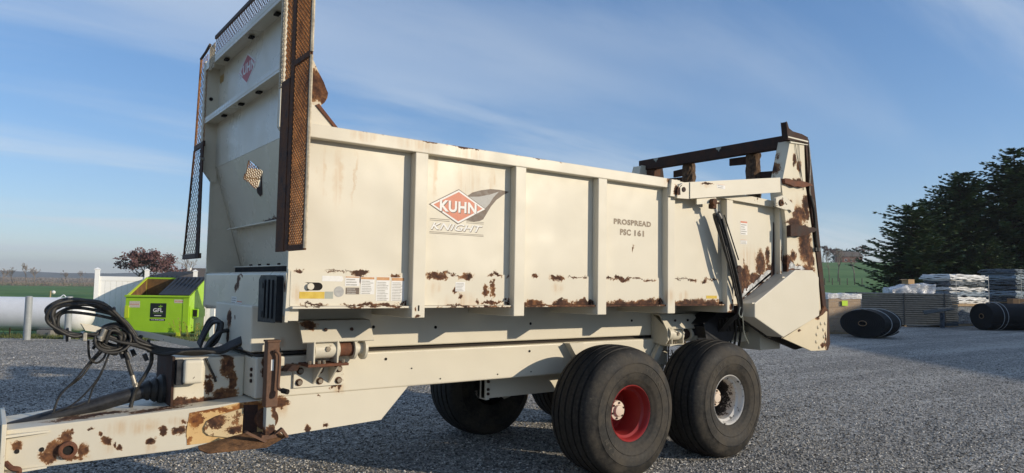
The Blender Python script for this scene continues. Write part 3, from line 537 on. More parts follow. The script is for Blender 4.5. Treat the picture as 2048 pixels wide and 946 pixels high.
# weigh cells: front and rear bracket
M['cellp']=paint('weigh_bracket_paint',chips=.5,dirt=.4,rust=[(-.55,.45,1.27,.06,.2,.03),(-.4,.46,.985,.2,.12,.012)],wob=.3)
def weigh(x0,flip=False,full=True):
    cvv=sp('cell_shield',MB().prism([(.645,1.305),(.52,1.30),(.43,1.155),(.438,1.148),(.53,1.288),(.645,1.293)],'x',x0-.60,x0-.055),M['cellp'])
    for dx in(-.42,-.22): sp('bolt',MB().cyl((x0+dx,.475,1.238),(x0+dx,.463,1.235),.013,6),M['rust_dark'],cvv)
    sp('bolt',MB().cyl((x0-.03,.65,1.26),(x0-.03,.632,1.26),.024,6),M['bolt'])
    body=sp('load_cell',MB().lathe([(0,-.50),(.062,-.50),(.062,-.335),(.07,-.335),(.07,-.318),(.05,-.318),(.05,-.205),(.078,-.205),(.078,-.185),(.045,-.185),(.045,-.125),(.082,-.125),(.082,-.105),(0,-.105)],(x0,.50,1.09),'x',28),M['cellp'],smooth=30)
    sp('cell_sleeve',MB().lathe([(.0515,-.317),(.0525,-.30),(.0525,-.215),(.0515,-.206)],(x0,.50,1.09),'x',28),M['rust_red'] if full else M['rust_dark'],body,smooth=30)
    sp('bolt',MB().cyl((x0-.41,.43,1.10),(x0-.41,.452,1.10),.020,6),M['bolt'],body)
    for dx in(-.52,-.345): sp('cell_cheek',MB().box(x0+dx,x0+dx+.014,.43,.57,.998,1.16),M['cellp'],bevel=.004)
    sp('cell_shelf',MB().box(x0-.56,x0-.255,.42,.615,.978,.9975),M['rust_red'] if full else M['cellp'],bevel=.003)
    for dx in(-.54,-.47,-.435,-.29): sp('bolt',MB().cyl((x0+dx,.445,.998),(x0+dx,.445,1.022),.012,6),M['bolt'])
    if full:
        pl=sp('bracket_plate',MB().box(x0-.595,x0-.215,.600,.6185,.815,.9775),M['cellp'],bevel=.003)
        for dx,z in((-.55,.935),(-.40,.935),(-.255,.935),(-.555,.855),(-.40,.855),(-.255,.85)):
            sp('washer',MB().cyl((x0+dx,.5995,z),(x0+dx,.594,z),.026,20),M['rust'],pl); sp('bolt',MB().cyl((x0+dx,.5935,z),(x0+dx,.578,z),.017,6),M['bolt'],pl)
        for dx in(-.455,-.335): sp('bracket_web',MB().prism([(.60,.835),(.60,.977),(.43,.977)],'x',x0+dx,x0+dx+.012),M['cellp'],pl)
        sp('mud_clump',MB().add([(x0-.66+.05*math.cos(a)*(1+.3*random.random())+.05*k*.3,.52+.06*math.sin(a),.955+.02*k) for k in range(3) for a in [2*math.pi*j/9 for j in range(9)]],[(k*9+j,k*9+(j+1)%9,k*9+9+(j+1)%9,k*9+9+j) for k in range(2) for j in range(9)]+[tuple(range(18,27))]),M['rust_dark'])
weigh(-.02)
weigh(3.78,full=False)
sp('cell_bracket',MB().prism([(.645,1.31),(.43,1.15),(.43,1.14),(.42,1.04),(.45,1.0),(.645,1.0)],'x',3.19,3.205),M['cellp'])
sp('cell_link',MB().lathe([(.0,-.03),(.072,-.03),(.072,.03),(0,.03)],(3.24,.47,1.105),'x',26),M['cellp'],smooth=30)
sp('pin_hole',MB().cyl((3.209,.47,1.105),(3.204,.47,1.105),.014,10),M['hole'])
sp('cell_leg',MB().prism([(3.21,.98),(3.27,.98),(3.22,.89),(3.15,.80),(3.09,.80),(3.15,.90)],'y',.54,.60),M['cream'],bevel=.004)
sp('cell_hook',MB().tube(catmull([(3.30,.5,.97),(3.27,.49,.92),(3.29,.49,.87),(3.34,.49,.88),(3.33,.49,.93)],5),.006,6).cyl((3.29,.5,.97),(3.29,.5,.80),.007,6),M['rust_dark'])
sp('frame_gusset',MB().prism([(1.96,1.044),(2.12,1.044),(2.12,.88),(2.06,.90)],'y',.53,.6135),M['cream'],bevel=.004)
sp('lower_bracket',MB().prism([(2.9,.757),(3.38,.757),(3.32,.60),(3.18,.5),(3.0,.56)],'y',.63,.70),M['frame'])
# ------------------------------------------------------------------ axles and wheels
sp('rocker_beam',MB().prism([(1.95,.46),(2.25,.62),(2.55,.745),(2.95,.745),(3.3,.62),(3.6,.46),(3.5,.38),(2.75,.56),(2.05,.38)],'y',.50,.60),M['cream_worn'],bevel=.01)
sp('rocker_beam',MB().prism([(1.95,.46),(2.25,.62),(2.55,.745),(2.95,.745),(3.3,.62),(3.6,.46),(3.5,.38),(2.75,.56),(2.05,.38)],'y',1.675,1.775),M['cream_worn'],bevel=.01)
sp('axle_beam',MB().box(2.66,2.88,.60,1.675,.55,.70),M['frame'],bevel=.01)
sp('cross_beam',MB().box(1.26,2.6,.90,.96,.545,.7565).box(1.26,1.30,.88,.98,.535,.7565),M['frame'],bevel=.004)
for y,z in((.879,.70),(.879,.63),(.879,.59)): sp('bolt',MB().cyl((1.28,y,z),(1.28,y-.014,z),.014,6),M['rust_dark'])
RT,WZ,GL=.572,.493,.553
def tyre_mesh():
    hw=.265; pr=[]
    # outer (-y) bead to inner bead
    side=[(.232,-.205),(.245,-.222),(.262,-.232),(.285,-.243),(.288,-.246),(.305,-.252),(.345,-.263),(.349,-.2590),(.354,-.2635),(.395,-.266),(.430,-.264),(.434,-.2680),(.439,-.262),(.468,-.254),(.493,-.243),(.515,-.230),(.530,-.217),(.540,-.206)]
    pr+=side
    gro=[-.158,-.088,-.006,.076,.152]
    def crown(y): return RT-.030*(abs(y)/.205)**2.4
    pr.append((crown(-.196),-.196))
    for gy in gro:
        wd=.010; dp=.030
        pr+=[(crown(gy-wd-.002),gy-wd-.003),(crown(gy-wd),gy-wd),(crown(gy)-dp,gy-wd*.6),(crown(gy)-dp,gy+wd*.6),(crown(gy+wd),gy+wd),(crown(gy+wd+.002),gy+wd+.003)]
    pr.append((crown(.196),.196)); pr+=[(r,-h) for r,h in reversed(side)]
    mb=MB().lathe(pr,n=96)
    mb.v=[(x*(1+.0),y*(1+.10*max(0,(-z-.30)/.25)),max(z,-GL+.001)) for x,y,z in mb.v]
    return mesh_of('tyre',mb,M['tyre'],smooth=38)
TYRE=tyre_mesh()
def rim_mesh(mat):
    pr=[(.240,-.202),(.247,-.214),(.238,-.222),(.229,-.214),(.222,-.19),(.215,-.165),(.196,-.15),(.190,-.06),(.190,.05),(.178,.065),(.160,.06),(.10,.055),(0,.055)]
    mb=MB().lathe(pr,n=64); return mesh_of('rim',mb,mat,smooth=35)
def hub_mesh():
    return mesh_of('hub',MB().lathe([(0,-.085),(.03,-.085),(.045,-.082),(.05,-.075),(.052,-.06),(.082,-.058),(.086,-.05),(.086,.0),(.07,.005),(.07,.054)],n=28),M['hubp'],smooth=35)
M['hubp']=paint('hub_paint',base=(.66,.55,.45),chips=.3,dirt=.4)
HUB=hub_mesh(); BOLT=mesh_of('hub_bolt',MB().cyl((0,-.068,0),(0,-.058,0),.0095,6),M['rust_dark'])
RIMS={'red':rim_mesh(M['red_rim']),'white':rim_mesh(M['white_rim'])}
TL=text_verts('TITAN',.01)
def letters(a0):
    out=MB()
    if 1:
        for k,ch in enumerate('TITAN'):
            v,f=text_verts(ch,.012); c=(v.min(0)+v.max(0))/2; a=R_(a0-k*9.5)
            pts=[]
            for p in v:
                u=(p[0]-c[0])*.06; r=.39+(p[1]-c[1])*.055
                pts.append((r*math.cos(a)+u*math.sin(a),-.2690,r*math.sin(a)-u*math.cos(a)))
            out.add(pts,f)
    return mesh_of('lettering',out,M['tyre_letter'])
LETS=(letters(68),letters(-112))
def wheel(x,y,rim,far=False,rot=0):
    e=link(bpy.data.objects.new('wheel',None)); e.location=(x,y,WZ); e.empty_display_size=.1; par(e,SP)
    if far: e.rotation_euler=(0,0,math.pi)
    o=link(bpy.data.objects.new('tyre',TYRE)); o.parent=e
    for nm,me in(('rim',RIMS[rim]),('hub',HUB),('lettering',LETS[0]),('lettering',LETS[1])):
        o=link(bpy.data.objects.new(nm,me)); o.parent=e
        o.rotation_euler=(0,rot,0)
    for k in range(6):
        a=2*math.pi*k/6+.3; o=link(bpy.data.objects.new('hub_bolt',BOLT)); o.parent=e; o.location=(.067*math.cos(a),0,.067*math.sin(a))
    return e
wheel(2.093,.10,'red'); wheel(3.464,.10,'white',rot=1.9); wheel(2.093,2.175,'white',True); wheel(3.464,2.175,'white',True)
# ------------------------------------------------------------------ rear end
M['tower']=paint('beater_tower_paint',base=(.66,.60,.46),rust=[(4.95,-.05,2.10,.13,.2,.22),(4.85,-.05,2.42,.15,.2,.09),(4.98,-.05,2.55,.08,.2,.10),(4.72,-.05,1.95,.07,.2,.05),(4.75,-.05,2.32,.16,.2,.06),(5.05,-.05,1.95,.08,.2,.15),(4.85,-.05,2.78,.14,.2,.035),(4.75,-.05,3.03,.035,.2,.07),(4.85,-.05,2.97,.05,.2,.06),(4.62,-.05,1.86,.10,.2,.10),(4.8,-.05,1.80,.2,.2,.05),(5.0,-.05,1.80,.16,.2,.05),(5.0,-.05,2.45,.05,.2,.1),(4.65,-.05,2.55,.08,.2,.015),(5.06,-.05,1.72,.05,.2,.06),(5.12,-.05,1.9,.02,.2,.05),(4.6,.1,2.9,.06,.1,.1),(4.58,.1,3.1,.05,.1,.08)],stain=[(4.8,-.05,2.4,.2,.2,.3),(5,-.05,1.9,.2,.2,.2)],chips=.35,dirt=.4,wob=.5)
tw=[(4.68,3.235),(4.95,3.235),(4.97,2.75),(5.08,2.3),(5.20,1.80),(5.27,1.25),(4.60,1.25),(4.60,2.2),(4.505,2.72)]
sp('beater_tower',MB().prism(tw,'y',-.05,.10),M['tower'],bevel=.005)
sp('beater_tower',MB().prism(tw,'y',2.175,2.325),M['tower'],bevel=.005)
sp('tower_back',MB().prism([(4.96,3.29),(5.03,3.29),(5.16,2.6),(5.39,1.2),(5.33,1.2),(5.05,2.62)],'y',-.062,.16),M['rust_dark'],bevel=.004)
sp('tower_back',MB().prism([(4.96,3.29),(5.03,3.29),(5.16,2.6),(5.39,1.2),(5.33,1.2),(5.05,2.62)],'y',2.12,2.34),M['rust_dark'],bevel=.004)
M['bar']=paint('beater_bar_paint',base=(.40,.36,.30),rust=[(4.8,1.1,3.26,.3,1.3,.2)],rramp=[(.3,(.012,.009,.009)),(.6,(.03,.018,.016)),(1,(.07,.035,.026))],wob=.2)
sp('top_crossbar',MB().box(4.755,4.85,.0,2.30,3.185,3.325),M['rust_dark'],bevel=.006)
for y in(.98,2.0): sp('bar_paint_chip',MB().add([(4.7535,y-.05,3.318),(4.7535,y+.03,3.322),(4.7535,y+.02,3.295),(4.7535,y-.005,3.285),(4.7535,y-.015,3.262),(4.7535,y-.025,3.285),(4.7535,y-.05,3.30)],[(0,1,2,3,4,5,6)]),M['grey_decal'])
sp('bar_bracket',MB().prism([(4.60,3.235),(5.0,3.25),(5.0,3.31),(4.88,3.33),(4.70,3.335),(4.62,3.36),(4.59,3.42),(4.575,3.43),(4.59,3.33)],'y',-.07,.0),M['rust_dark'],bevel=.004)
sp('bracket_strip',MB().box(4.60,5.0,-.074,-.0705,3.255,3.27),M['cream_plain']); sp('bracket_strip',MB().prism([(4.66,3.205),(5.02,3.225),(5.02,3.233),(4.66,3.22)],'y',-.066,-.052),M['cream_plain'])
sp('cable',MB().tube(catmull([(4.76,-.06,3.22),(4.80,-.062,3.05),(4.88,-.06,2.85)],5),.004,5).tube(catmull([(4.83,-.06,3.22),(4.85,-.062,3.0),(4.92,-.06,2.7)],5),.004,5).tube(catmull([(5.02,-.07,3.24),(5.04,-.075,3.0),(5.02,-.075,2.7),(5.10,-.075,2.55),(5.14,-.075,2.3),(5.15,-.075,2.1)],6),.008,6),M['steel'])
sp('cable_bundle',MB().tube(catmull([(5.04,-.07,2.65),(5.12,-.072,2.45),(5.14,-.075,2.2),(5.17,-.075,2.02)],6),.016,6).box(5.12,5.22,-.08,-.065,2.02,2.06),M['hose'])
# torn straps on the tower
sp('torn_strap',MB().prism([(4.49,2.785),(4.58,2.79),(4.70,2.772),(4.82,2.79),(4.94,2.782),(5.02,2.775),(5.05,2.762),(4.97,2.752),(4.90,2.735),(4.84,2.722),(4.76,2.728),(4.68,2.715),(4.60,2.732),(4.50,2.738)],'y',-.095,-.052),M['rust_red'],bevel=.003)
sp('torn_strap',MB().prism([(4.59,2.275),(4.66,2.292),(4.76,2.28),(4.86,2.296),(4.95,2.276),(5.05,2.282),(5.12,2.262),(5.06,2.236),(4.99,2.222),(4.93,2.196),(4.86,2.186),(4.78,2.168),(4.70,2.172),(4.59,2.158)],'y',-.10,-.052),M['rust_dark'],bevel=.003)
# vertical beaters with paddles
M['clod']=simple('caked_rusty_manure',(.045,.028,.02),.95,.6,22,bump=.9,c2=(.19,.115,.065))
def beater(y,padz):
    mb=MB(); prof=[(4.86+.0,y,1.5)]
    path=[(4.88,y,1.5+.1*k) for k in range(18)]; rr=[.082]*18; path=[(4.88,y,1.5+.1*k) for k in range(18)]
    path=[(4.88,y,1.5+.0425*k) for k in range(41)]; mb=MB().tube(path,.082,22); mb.v=[tuple(Vector(q)+Vector((random.gauss(0,.006),random.gauss(0,.006),random.gauss(0,.004)))) for q in mb.v]
    b=sp('beater',mb,M['clod'])
    for z,a in padz:
        d=Vector((math.cos(a),math.sin(a),0)); n=Vector((-d.y,d.x,0)); c=Vector((4.88,y,z)); v=[]
        for r,h in((.05,.05),(.30,.045)):
            for sn in(-.01,.01):
                for sz in(-1,1): v.append(c+d*r+n*sn+Vector((0,0,sz*h)))
        sp('paddle',MB().add(v,[(0,1,5,4),(2,6,7,3),(0,4,6,2),(1,3,7,5),(4,5,7,6),(0,2,3,1)]),M['rust_dark'],b,bevel=.004)
beater(.565,[(3.125,1.75),(2.92,-1.35),(2.6,.4),(2.3,2.4)]); beater(1.53,[(3.10,1.4),(2.98,1.9),(2.6,-.4),(2.3,3.1)])
sp('far_gear_post',MB().prism([(2.03,3.184),(2.22,3.184),(2.3,2.9),(2.05,2.9)],'x',4.78,4.9),M['rust'])
sp('rear_gate',MB().prism([(5.16,2.5),(5.2,2.5),(5.38,1.2),(5.33,1.2)],'y',.17,2.1),M['rust_dark'])
# gear cover
M['cover']=paint('gear_cover_paint',rust=[(4.72,-.12,1.15,.03,.1,.02)],dirt=.1,wob=.35,rough=.36)
oc=[(3.89,1.29),(3.89,1.43),(4.64,1.792),(4.985,1.797),(5.11,1.72),(5.11,1.29),(4.40,1.07)]
cvb=[(x,.07,z) for x,z in oc]; cvf=[(x,-.12,z) for x,z in oc]; n=len(oc)
M['cover_side']=paint('gear_cover_side_paint',base=(.56,.52,.42),chips=.5,dirt=.8)
gc=sp('gear_cover',MB().add(cvf+cvb,[tuple(range(n-1,-1,-1))]+[(i,(i+1)%n,n+(i+1)%n,n+i) for i in range(n)]),M['cover'],bevel=.008)
sp('cover_top_grime',MB().add([(3.90,.068,1.4385),(4.0,-.03,1.485),(4.25,-.09,1.606),(4.5,-.05,1.727),(4.60,.068,1.776)],[(0,1,2,3,4)]),M['cover_side'],gc)
sp('cover_tab',MB().box(4.42,4.52,-.10,-.09,1.70,1.715).box(3.86,3.95,-.11,-.10,1.425,1.44),M['cream_worn'],gc)
M['lowerp']=paint('rear_plate_paint',base=(.66,.57,.40),rust=[(5.2,-.1,.95,.06,.1,.03),(5.26,-.1,1.0,.02,.1,.1),(4.72,-.1,1.14,.03,.1,.018),(5.1,-.1,1.26,.04,.1,.02)],chips=.35,dirt=.25,wob=.35)
lp=sp('rear_side_plate',MB().prism([(4.42,1.06),(4.96,.905),(5.27,.90),(5.30,1.33),(5.20,1.36),(5.115,1.288),(5.115,1.30),(5.10,1.284)],'y',-.105,-.085),M['lowerp'],bevel=.004)
for x,z in((5.10,1.16),(5.16,1.20),(5.21,1.13),(5.07,1.08),(5.22,1.05),(5.06,1.0),(5.12,.935),(5.19,.945),(5.24,.99),(5.25,1.2)): sp('bolt',MB().lathe([(0,-.117),(.012,-.115),(.022,-.106),(.022,-.104)],(x,0,z),'y',14),M['lowerp'],lp,smooth=60)
sp('rear_edge',MB().prism([(5.27,1.35),(5.33,1.35),(5.36,.97),(5.31,.90),(5.271,.90)],'y',-.10,.08),M['rust_dark'],bevel=.004)
sp('torn_corner',MB().prism([(5.08,1.27),(5.21,1.40),(5.28,1.36),(5.17,1.30)],'y',-.125,-.106),M['rust'])
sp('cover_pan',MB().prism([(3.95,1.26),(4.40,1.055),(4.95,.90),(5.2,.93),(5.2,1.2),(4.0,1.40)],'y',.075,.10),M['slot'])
sp('drive_box',MB().box(4.46,4.84,.20,.5,.905,1.24).box(3.9,4.5,.35,1.2,.99,1.10),M['frame'],bevel=.01)
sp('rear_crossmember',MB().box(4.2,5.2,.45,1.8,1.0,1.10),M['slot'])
sp('hydraulic_motor',MB().prism([(3.62,1.19),(3.66,1.05),(3.85,1.02),(4.05,1.05),(4.1,1.17),(4.0,1.2)],'y',.28,.60),M['black'],bevel=.03,seg=3)
sp('motor_shield',MB().prism([(3.60,1.20),(3.88,1.33),(4.1,1.33),(4.35,1.17),(4.2,1.17)],'y',.30,.55),M['black'])
# gate arm, cylinder
M['arm']=paint('gate_arm_paint',rust=[(3.2,-.06,2.60,.10,.1,.010),(2.77,-.04,2.50,.03,.2,.06)],stain=[(3.2,-.06,2.58,.14,.1,.03)],dirt=.12,wob=.3)
sp('gate_arm',MB().prism([(2.955,2.44),(4.46,2.64),(4.455,2.79),(2.955,2.59)],'y',-.06,-.004),M['arm'],bevel=.005)
sp('arm_pivot',MB().prism([(2.78,2.43),(2.954,2.437),(2.954,2.59),(2.87,2.578),(2.81,2.545),(2.78,2.50)],'y',-.05,-.006),M['arm'],bevel=.005)
sp('pivot_bracket',MB().prism([(2.70,2.44),(2.79,2.44),(2.80,2.56),(2.84,2.60),(2.72,2.60)],'y',-.03,-.001),M['arm'])
sp('pivot_pin',MB().cyl((2.865,-.058,2.515),(2.865,-.0505,2.515),.024,16),M['rust_dark'])
sp('pivot_grime',MB().add([(2.79,-.051,2.455),(2.82,-.051,2.46),(2.815,-.051,2.53),(2.85,-.051,2.56),(2.83,-.051,2.555),(2.795,-.051,2.52)],[(0,1,2,3,4,5)]),M['rust_dark'])
sp('arm_tab',MB().prism([(3.08,2.39),(3.38,2.43),(3.38,2.485),(3.08,2.45)],'y',-.035,-.02),M['arm'])
sticker(3.36,3.49,2.575,2.62,-.0605,'orange_decal',2)
sp('arm_lug',MB().prism([(4.36,2.47),(4.53,2.45),(4.62,2.46),(4.66,2.43),(4.70,2.45),(4.68,2.52),(4.5,2.60),(4.36,2.56)],'y',-.075,-.0525),M['cream_worn'],bevel=.004)
sp('lug_pin',MB().lathe([(.016,-.09),(.034,-.092),(.038,-.075)],(4.44,0,2.515),'y',18),M['rust'],smooth=40)
cyl=sp('hydraulic_cylinder',MB().tube([(3.375,-.04,2.325),(3.40,-.04,2.285),(3.62,-.04,1.865),(3.655,-.04,1.80)],[.040,.048,.048,.040],18),M['black'],smooth=40)
sp('rod',MB().cyl((3.325,-.04,2.42),(3.375,-.04,2.325),.014,10),M['chrome'],cyl)
sp('rod_clevis',MB().box(3.285,3.345,-.07,-.01,2.365,2.415),M['rust'],cyl,bevel=.008); sp('clevis_pin',MB().lathe([(0,-.085),(.034,-.083),(.034,-.036)],(3.30,0,2.43),'y',14).cyl((3.30,-.075,2.425),(3.37,-.078,2.42),.009,6),M['rust'],cyl,smooth=40)
sp('oil_tube',MB().tube([(3.335,-.088,2.30),(3.58,-.088,1.83)],.009,6).tube([(3.44,-.086,2.31),(3.67,-.086,1.87)],.007,6),M['black'],cyl)
sp('cylinder_base',MB().lathe([(0,-.09),(.04,-.085),(.04,.01),(0,.01)],(3.69,0,1.775),'y',16),M['rust_dark'],cyl,smooth=40)
sp('cylinder_lug',MB().prism([(3.62,1.80),(3.72,1.83),(3.80,1.72),(3.80,1.55),(3.72,1.50),(3.70,1.66)],'y',-.03,-.002),M['rust_dark'])
hz=MB()
for k,(dx,dy) in enumerate(((0,0),(.03,-.02),(-.03,.0),(.05,.01))):
    hz.tube(catmull([(3.37+dx,-.07+dy,2.27),(3.46+dx,-.075+dy,2.05),(3.56+dx,-.08+dy,1.80),(3.66+dx,-.06+dy,1.60),(3.73+dx*.6,-.05+dy,1.43),(3.74+dx*.5,-.03+dy,1.32),(3.78+dx,.1,1.25),(3.9+dx,.35,1.08)],6),.011,7)
sp('hydraulic_hoses',hz,M['hose'],smooth=60)
sp('cable_loop',MB().tube(catmull([(3.75,-.06,1.42),(3.77,-.062,1.34),(3.74,-.065,1.29),(3.71,-.06,1.33),(3.74,-.06,1.39),(3.80,-.04,1.27),(3.95,.05,1.12),(4.1,.1,1.0)],6),.005,5),M['grey_decal'])
hz=MB()
for k in range(7):
    a=random.random(); hz.tube(catmull([(3.75+.05*k,.2,1.27),(3.8+.06*k+.1*a,.3,1.1),(3.85+.08*k,.4,.95-.05*a),(4.1+.05*k,.5,.92),(4.4,.6,1.0)],5),.013,6)
sp('rear_hoses',hz,M['hose'],smooth=60)
# ------------------------------------------------------------------ hoses on the tongue
sp('hose_arm',MB().prism([(-1.60,1.225),(-1.49,1.205),(-1.18,1.125),(-1.16,1.09),(-1.20,1.095),(-1.50,1.175),(-1.61,1.20)],'y',1.05,1.10),M['cream_worn'],bevel=.004)
sp('hose_holder',MB().prism([(-1.90,1.275),(-1.82,1.26),(-1.76,1.235),(-1.80,1.225),(-1.88,1.24)],'y',.96,1.06),M['cream_plain'],bevel=.004)
HB=[]
def hose(pts,r=.0125,k=6,name='hose',mat='hose',n=8):
    o=sp(name,MB().tube(catmull(pts,k),r,n),M[mat],smooth=60); return o
Y0=1.0
big=[(-1.48,1.11),(-1.58,1.15),(-1.61,1.22),(-1.69,1.32),(-1.80,1.405),(-1.95,1.44),(-2.045,1.42),(-2.09,1.37),(-2.085,1.30),(-2.04,1.235),(-1.95,1.20),(-1.86,1.20),(-1.77,1.19),(-1.66,1.16),(-1.54,1.12)]
r4=random.Random(11)
for k in range(7):
    d=k-3; sx=1-.035*(k%3)-.05*r4.random(); sz=1-.06*(k%3)-.08*r4.random(); cx_,cz_=-1.80,1.27
    pts=[(cx_+(x-cx_)*sx+r4.uniform(-.016,.016),Y0+.026*d+r4.uniform(-.02,.02),cz_+(z-cz_)*sz+r4.uniform(-.012,.012)) for x,z in big]
    hose(pts,(.0105,.012,.009)[k%3])
for k in range(2): hose([(-1.58,.97+.05*k,1.19),(-1.66,.97,1.30-.02*k),(-1.78,.98,1.355-.03*k),(-1.95,1.0,1.385-.03*k),(-2.04+.02*k,1.0,1.345),(-2.055+.02*k,1.0,1.29),(-2.01,1.0,1.235),(-1.91,1.0,1.21),(-1.82,1.0,1.20),(-1.7,1.0,1.17)],.0105)
for k in range(6):
    c=(-1.725+.008*k,1.175+.004*k); rx=.105+.006*math.sin(k*2); rz=.075+.01*math.cos(k*1.7); t=.25*math.sin(k)
    pts=[]
    for j in range(17):
        a=2*math.pi*j/16; pts.append((c[0]+rx*math.cos(a)*math.cos(t)-rz*math.sin(a)*math.sin(t),.93+.022*k+.03*math.sin(a+k),c[1]+rz*math.sin(a)*math.cos(t)+rx*math.cos(a)*math.sin(t)))
    hose(pts,.0095,3)
for k in range(5):
    r3=random.Random(k); hose([(-1.80+r3.uniform(-.05,.05),.93+.03*k,1.12+r3.uniform(-.02,.05)),(-1.74,.92+.03*k,1.24+r3.uniform(-.03,.03)),(-1.66+r3.uniform(-.03,.03),.95,1.20),(-1.70,.97,1.10+r3.uniform(-.03,.03)),(-1.79+r3.uniform(-.03,.03),.98,1.15),(-1.72,1.0,1.22),(-1.58,.98+.02*k,1.17+r3.uniform(-.02,.02))],.0105)
for x,z,y in((-1.64,1.085,.95),(-1.60,1.10,1.0),(-1.67,1.09,.98),(-1.53,1.07,.96)): sp('hose_cap',MB().cyl((x,y,z),(x+.02,y,z-.045),.015,8),M['black'],smooth=40)
for (x,z) in((-1.98,1.21),(-1.72,1.345),(-1.50,1.12)): sp('cable_tie',MB().lathe([(.040,-.006),(.046,-.006),(.046,.006),(.040,.006)],(x,1.0,z),'x',12),M['black'])
sp('coupling',MB().cyl((-1.80,.93,1.17),(-1.775,.93,1.245),.019,10).cyl((-1.802,.93,1.185),(-1.797,.93,1.20),.023,10),M['steel'],smooth=40)
sp('hose_clamp',MB().box(-1.90,-1.875,.92,1.08,1.17,1.225),M['steel'],bevel=.005)
for k in range(7):
    d=k-3; hose([(-1.66+.02*k,.98+.02*d,1.17+.006*d),(-1.54,.97+.02*d,1.135+.007*d),(-1.43,.97+.02*d,1.085+.006*d),(-1.29,.96+.02*d,1.06+.007*abs(d)),(-1.18,.95+.015*d,1.055+.009*abs(d)),(-1.05,.93+.012*d,1.075+.004*d),(-.97,.93+.01*d,1.11+.005*d),(-.90,.86+.004*d,1.155+.006*d)],.0125)
hose([(-.95,.95,1.10),(-.90,.8,1.08),(-.86,.66,1.055),(-.75,.645,1.062),(-.62,.648,1.063),(-.40,.66,1.06)],.012)
for k in range(3): hose([(-1.15,1.22-.05*k,1.03),(-1.09,1.33-.04*k,1.13),(-1.02,1.40-.05*k,1.26-.01*k),(-.985,1.36-.06*k,1.285-.012*k),(-.965,1.30-.05*k,1.24),(-1.0,1.30-.05*k,1.12),(-1.08,1.20,1.06)],.014)
for k in range(4): hose([(-1.12,1.1,1.045),(-1.05,1.16+.02*k,1.12),(-.98,1.18+.02*k,1.185),(-.90,1.20+.02*k,1.20)],.012)
hose([(-1.64,1.0,1.10),(-1.625,1.0,1.03),(-1.60,1.0,.95),(-1.575,1.0,.88)],.0135); sp('hose_fitting',MB().cyl((-1.59,1.0,.925),(-1.565,1.0,.845),.0155,10).cyl((-1.572,1.0,.87),(-1.568,1.0,.855),.020,6),M['steel'])
hose([(-1.47,1.05,1.08),(-1.468,1.05,1.0),(-1.50,1.05,.92),(-1.54,1.05,.85),(-1.565,1.06,.78),(-1.58,1.06,.70)],.0135)
for dx in(0,.02):
    hose([(-1.79+dx,1.0,1.10),(-1.85+dx,1.0+dx,1.02),(-1.91+dx,1.0,.93),(-1.98,1.0+dx,.85),(-2.01,1.0,.80),(-2.03,1.0,.72)],.0075,n=6)
hose([(-1.73,1.0,1.09),(-1.76,1.0,.99),(-1.79,1.0,.91),(-1.82,1.0,.85),(-1.84,1.0,.76)],.006,n=6); hose([(-1.735,1.01,1.08),(-1.77,1.0,.97),(-1.81,1.0,.89),(-1.88,1.0,.80),(-1.95,.99,.745),(-2.02,.985,.72)],.006,n=6)
hose([(-1.86,1.0,1.17),(-1.852,1.0,1.08),(-1.835,1.0,1.035),(-1.80,1.0,1.02),(-1.765,1.0,1.05),(-1.75,1.0,1.10)],.008,n=6)
hose([(-2.04,.98,.715),(-1.98,.975,.735),(-1.90,.975,.75),(-1.86,.98,.765)],.005,n=6)
hose([(-1.15,.885,1.03),(-1.12,.88,.96),(-1.09,.882,.90),(-1.075,.884,.86)],.009,n=6)

M['scuff']=simple('scuffed_bare_steel',(.20,.21,.22),.4,.6,20,metal=.4,bump=.5,c2=(.62,.64,.66),bs=45)
def ragged(pts,seed,amp=.018,k=7):
    r=random.Random(seed); out=[]
    for a,b in zip(pts,pts[1:]+pts[:1]):
        for i in range(k): t=i/k; out.append((a[0]+(b[0]-a[0])*t+r.uniform(-amp,amp)*(i>0),a[1]+(b[1]-a[1])*t+r.uniform(-amp,amp)*(i>0)))
    return out
dec('scuff_mark',ragged([(3.93,1.465),(4.25,1.62),(4.50,1.74),(4.51,1.80),(4.30,1.735),(4.05,1.58),(3.98,1.56)],3),.0741,M['scuff'])
dec('scuff_mark',ragged([(4.62,1.80),(4.95,1.81),(4.9,1.83),(4.78,1.84),(4.66,1.89)],5,.012),-.0505,M['scuff'])
# ------------------------------------------------------------------ the ground
YU=Vector((math.cos(YAW),-math.sin(YAW),0)); YV=Vector((math.sin(YAW),math.cos(YAW),0)); YO=Vector((CAM.x,CAM.y,0))
ZG=-.06
def yd(a,b,z=0.0):                                   # yard frame: a metres to the right of, b metres out from the gate corner
    p=YO+YU*a+YV*b; return Vector((p.x,p.y,z+ZG))
def terrain(a,b):
    d=math.hypot(a,b); th=math.degrees(math.atan2(a,b))
    left=-.0075*max(0,d-26) if d<330 else -2.28-.002*(d-330)
    pr=[(0,0),(45,0),(58,.55),(85,1.4),(130,2.9),(200,6.6),(300,12.6),(380,14.5),(520,10),(1200,2),(5000,0)]
    for (d0,z0),(d1,z1) in zip(pr,pr[1:]):
        if d0<=d<=d1: t=(d-d0)/(d1-d0); right=z0+(z1-z0)*t; break
    else: right=0
    s=min(max((th-4)/18,0),1)*min(max((75-th)/20,0),1); s=s*s*(3-2*s)
    wav=.35*mnoise.noise(Vector((a*.012,b*.012,0)))*min(1,max(0,(d-40)/120))
    return left*(1-s)+right*s+wav
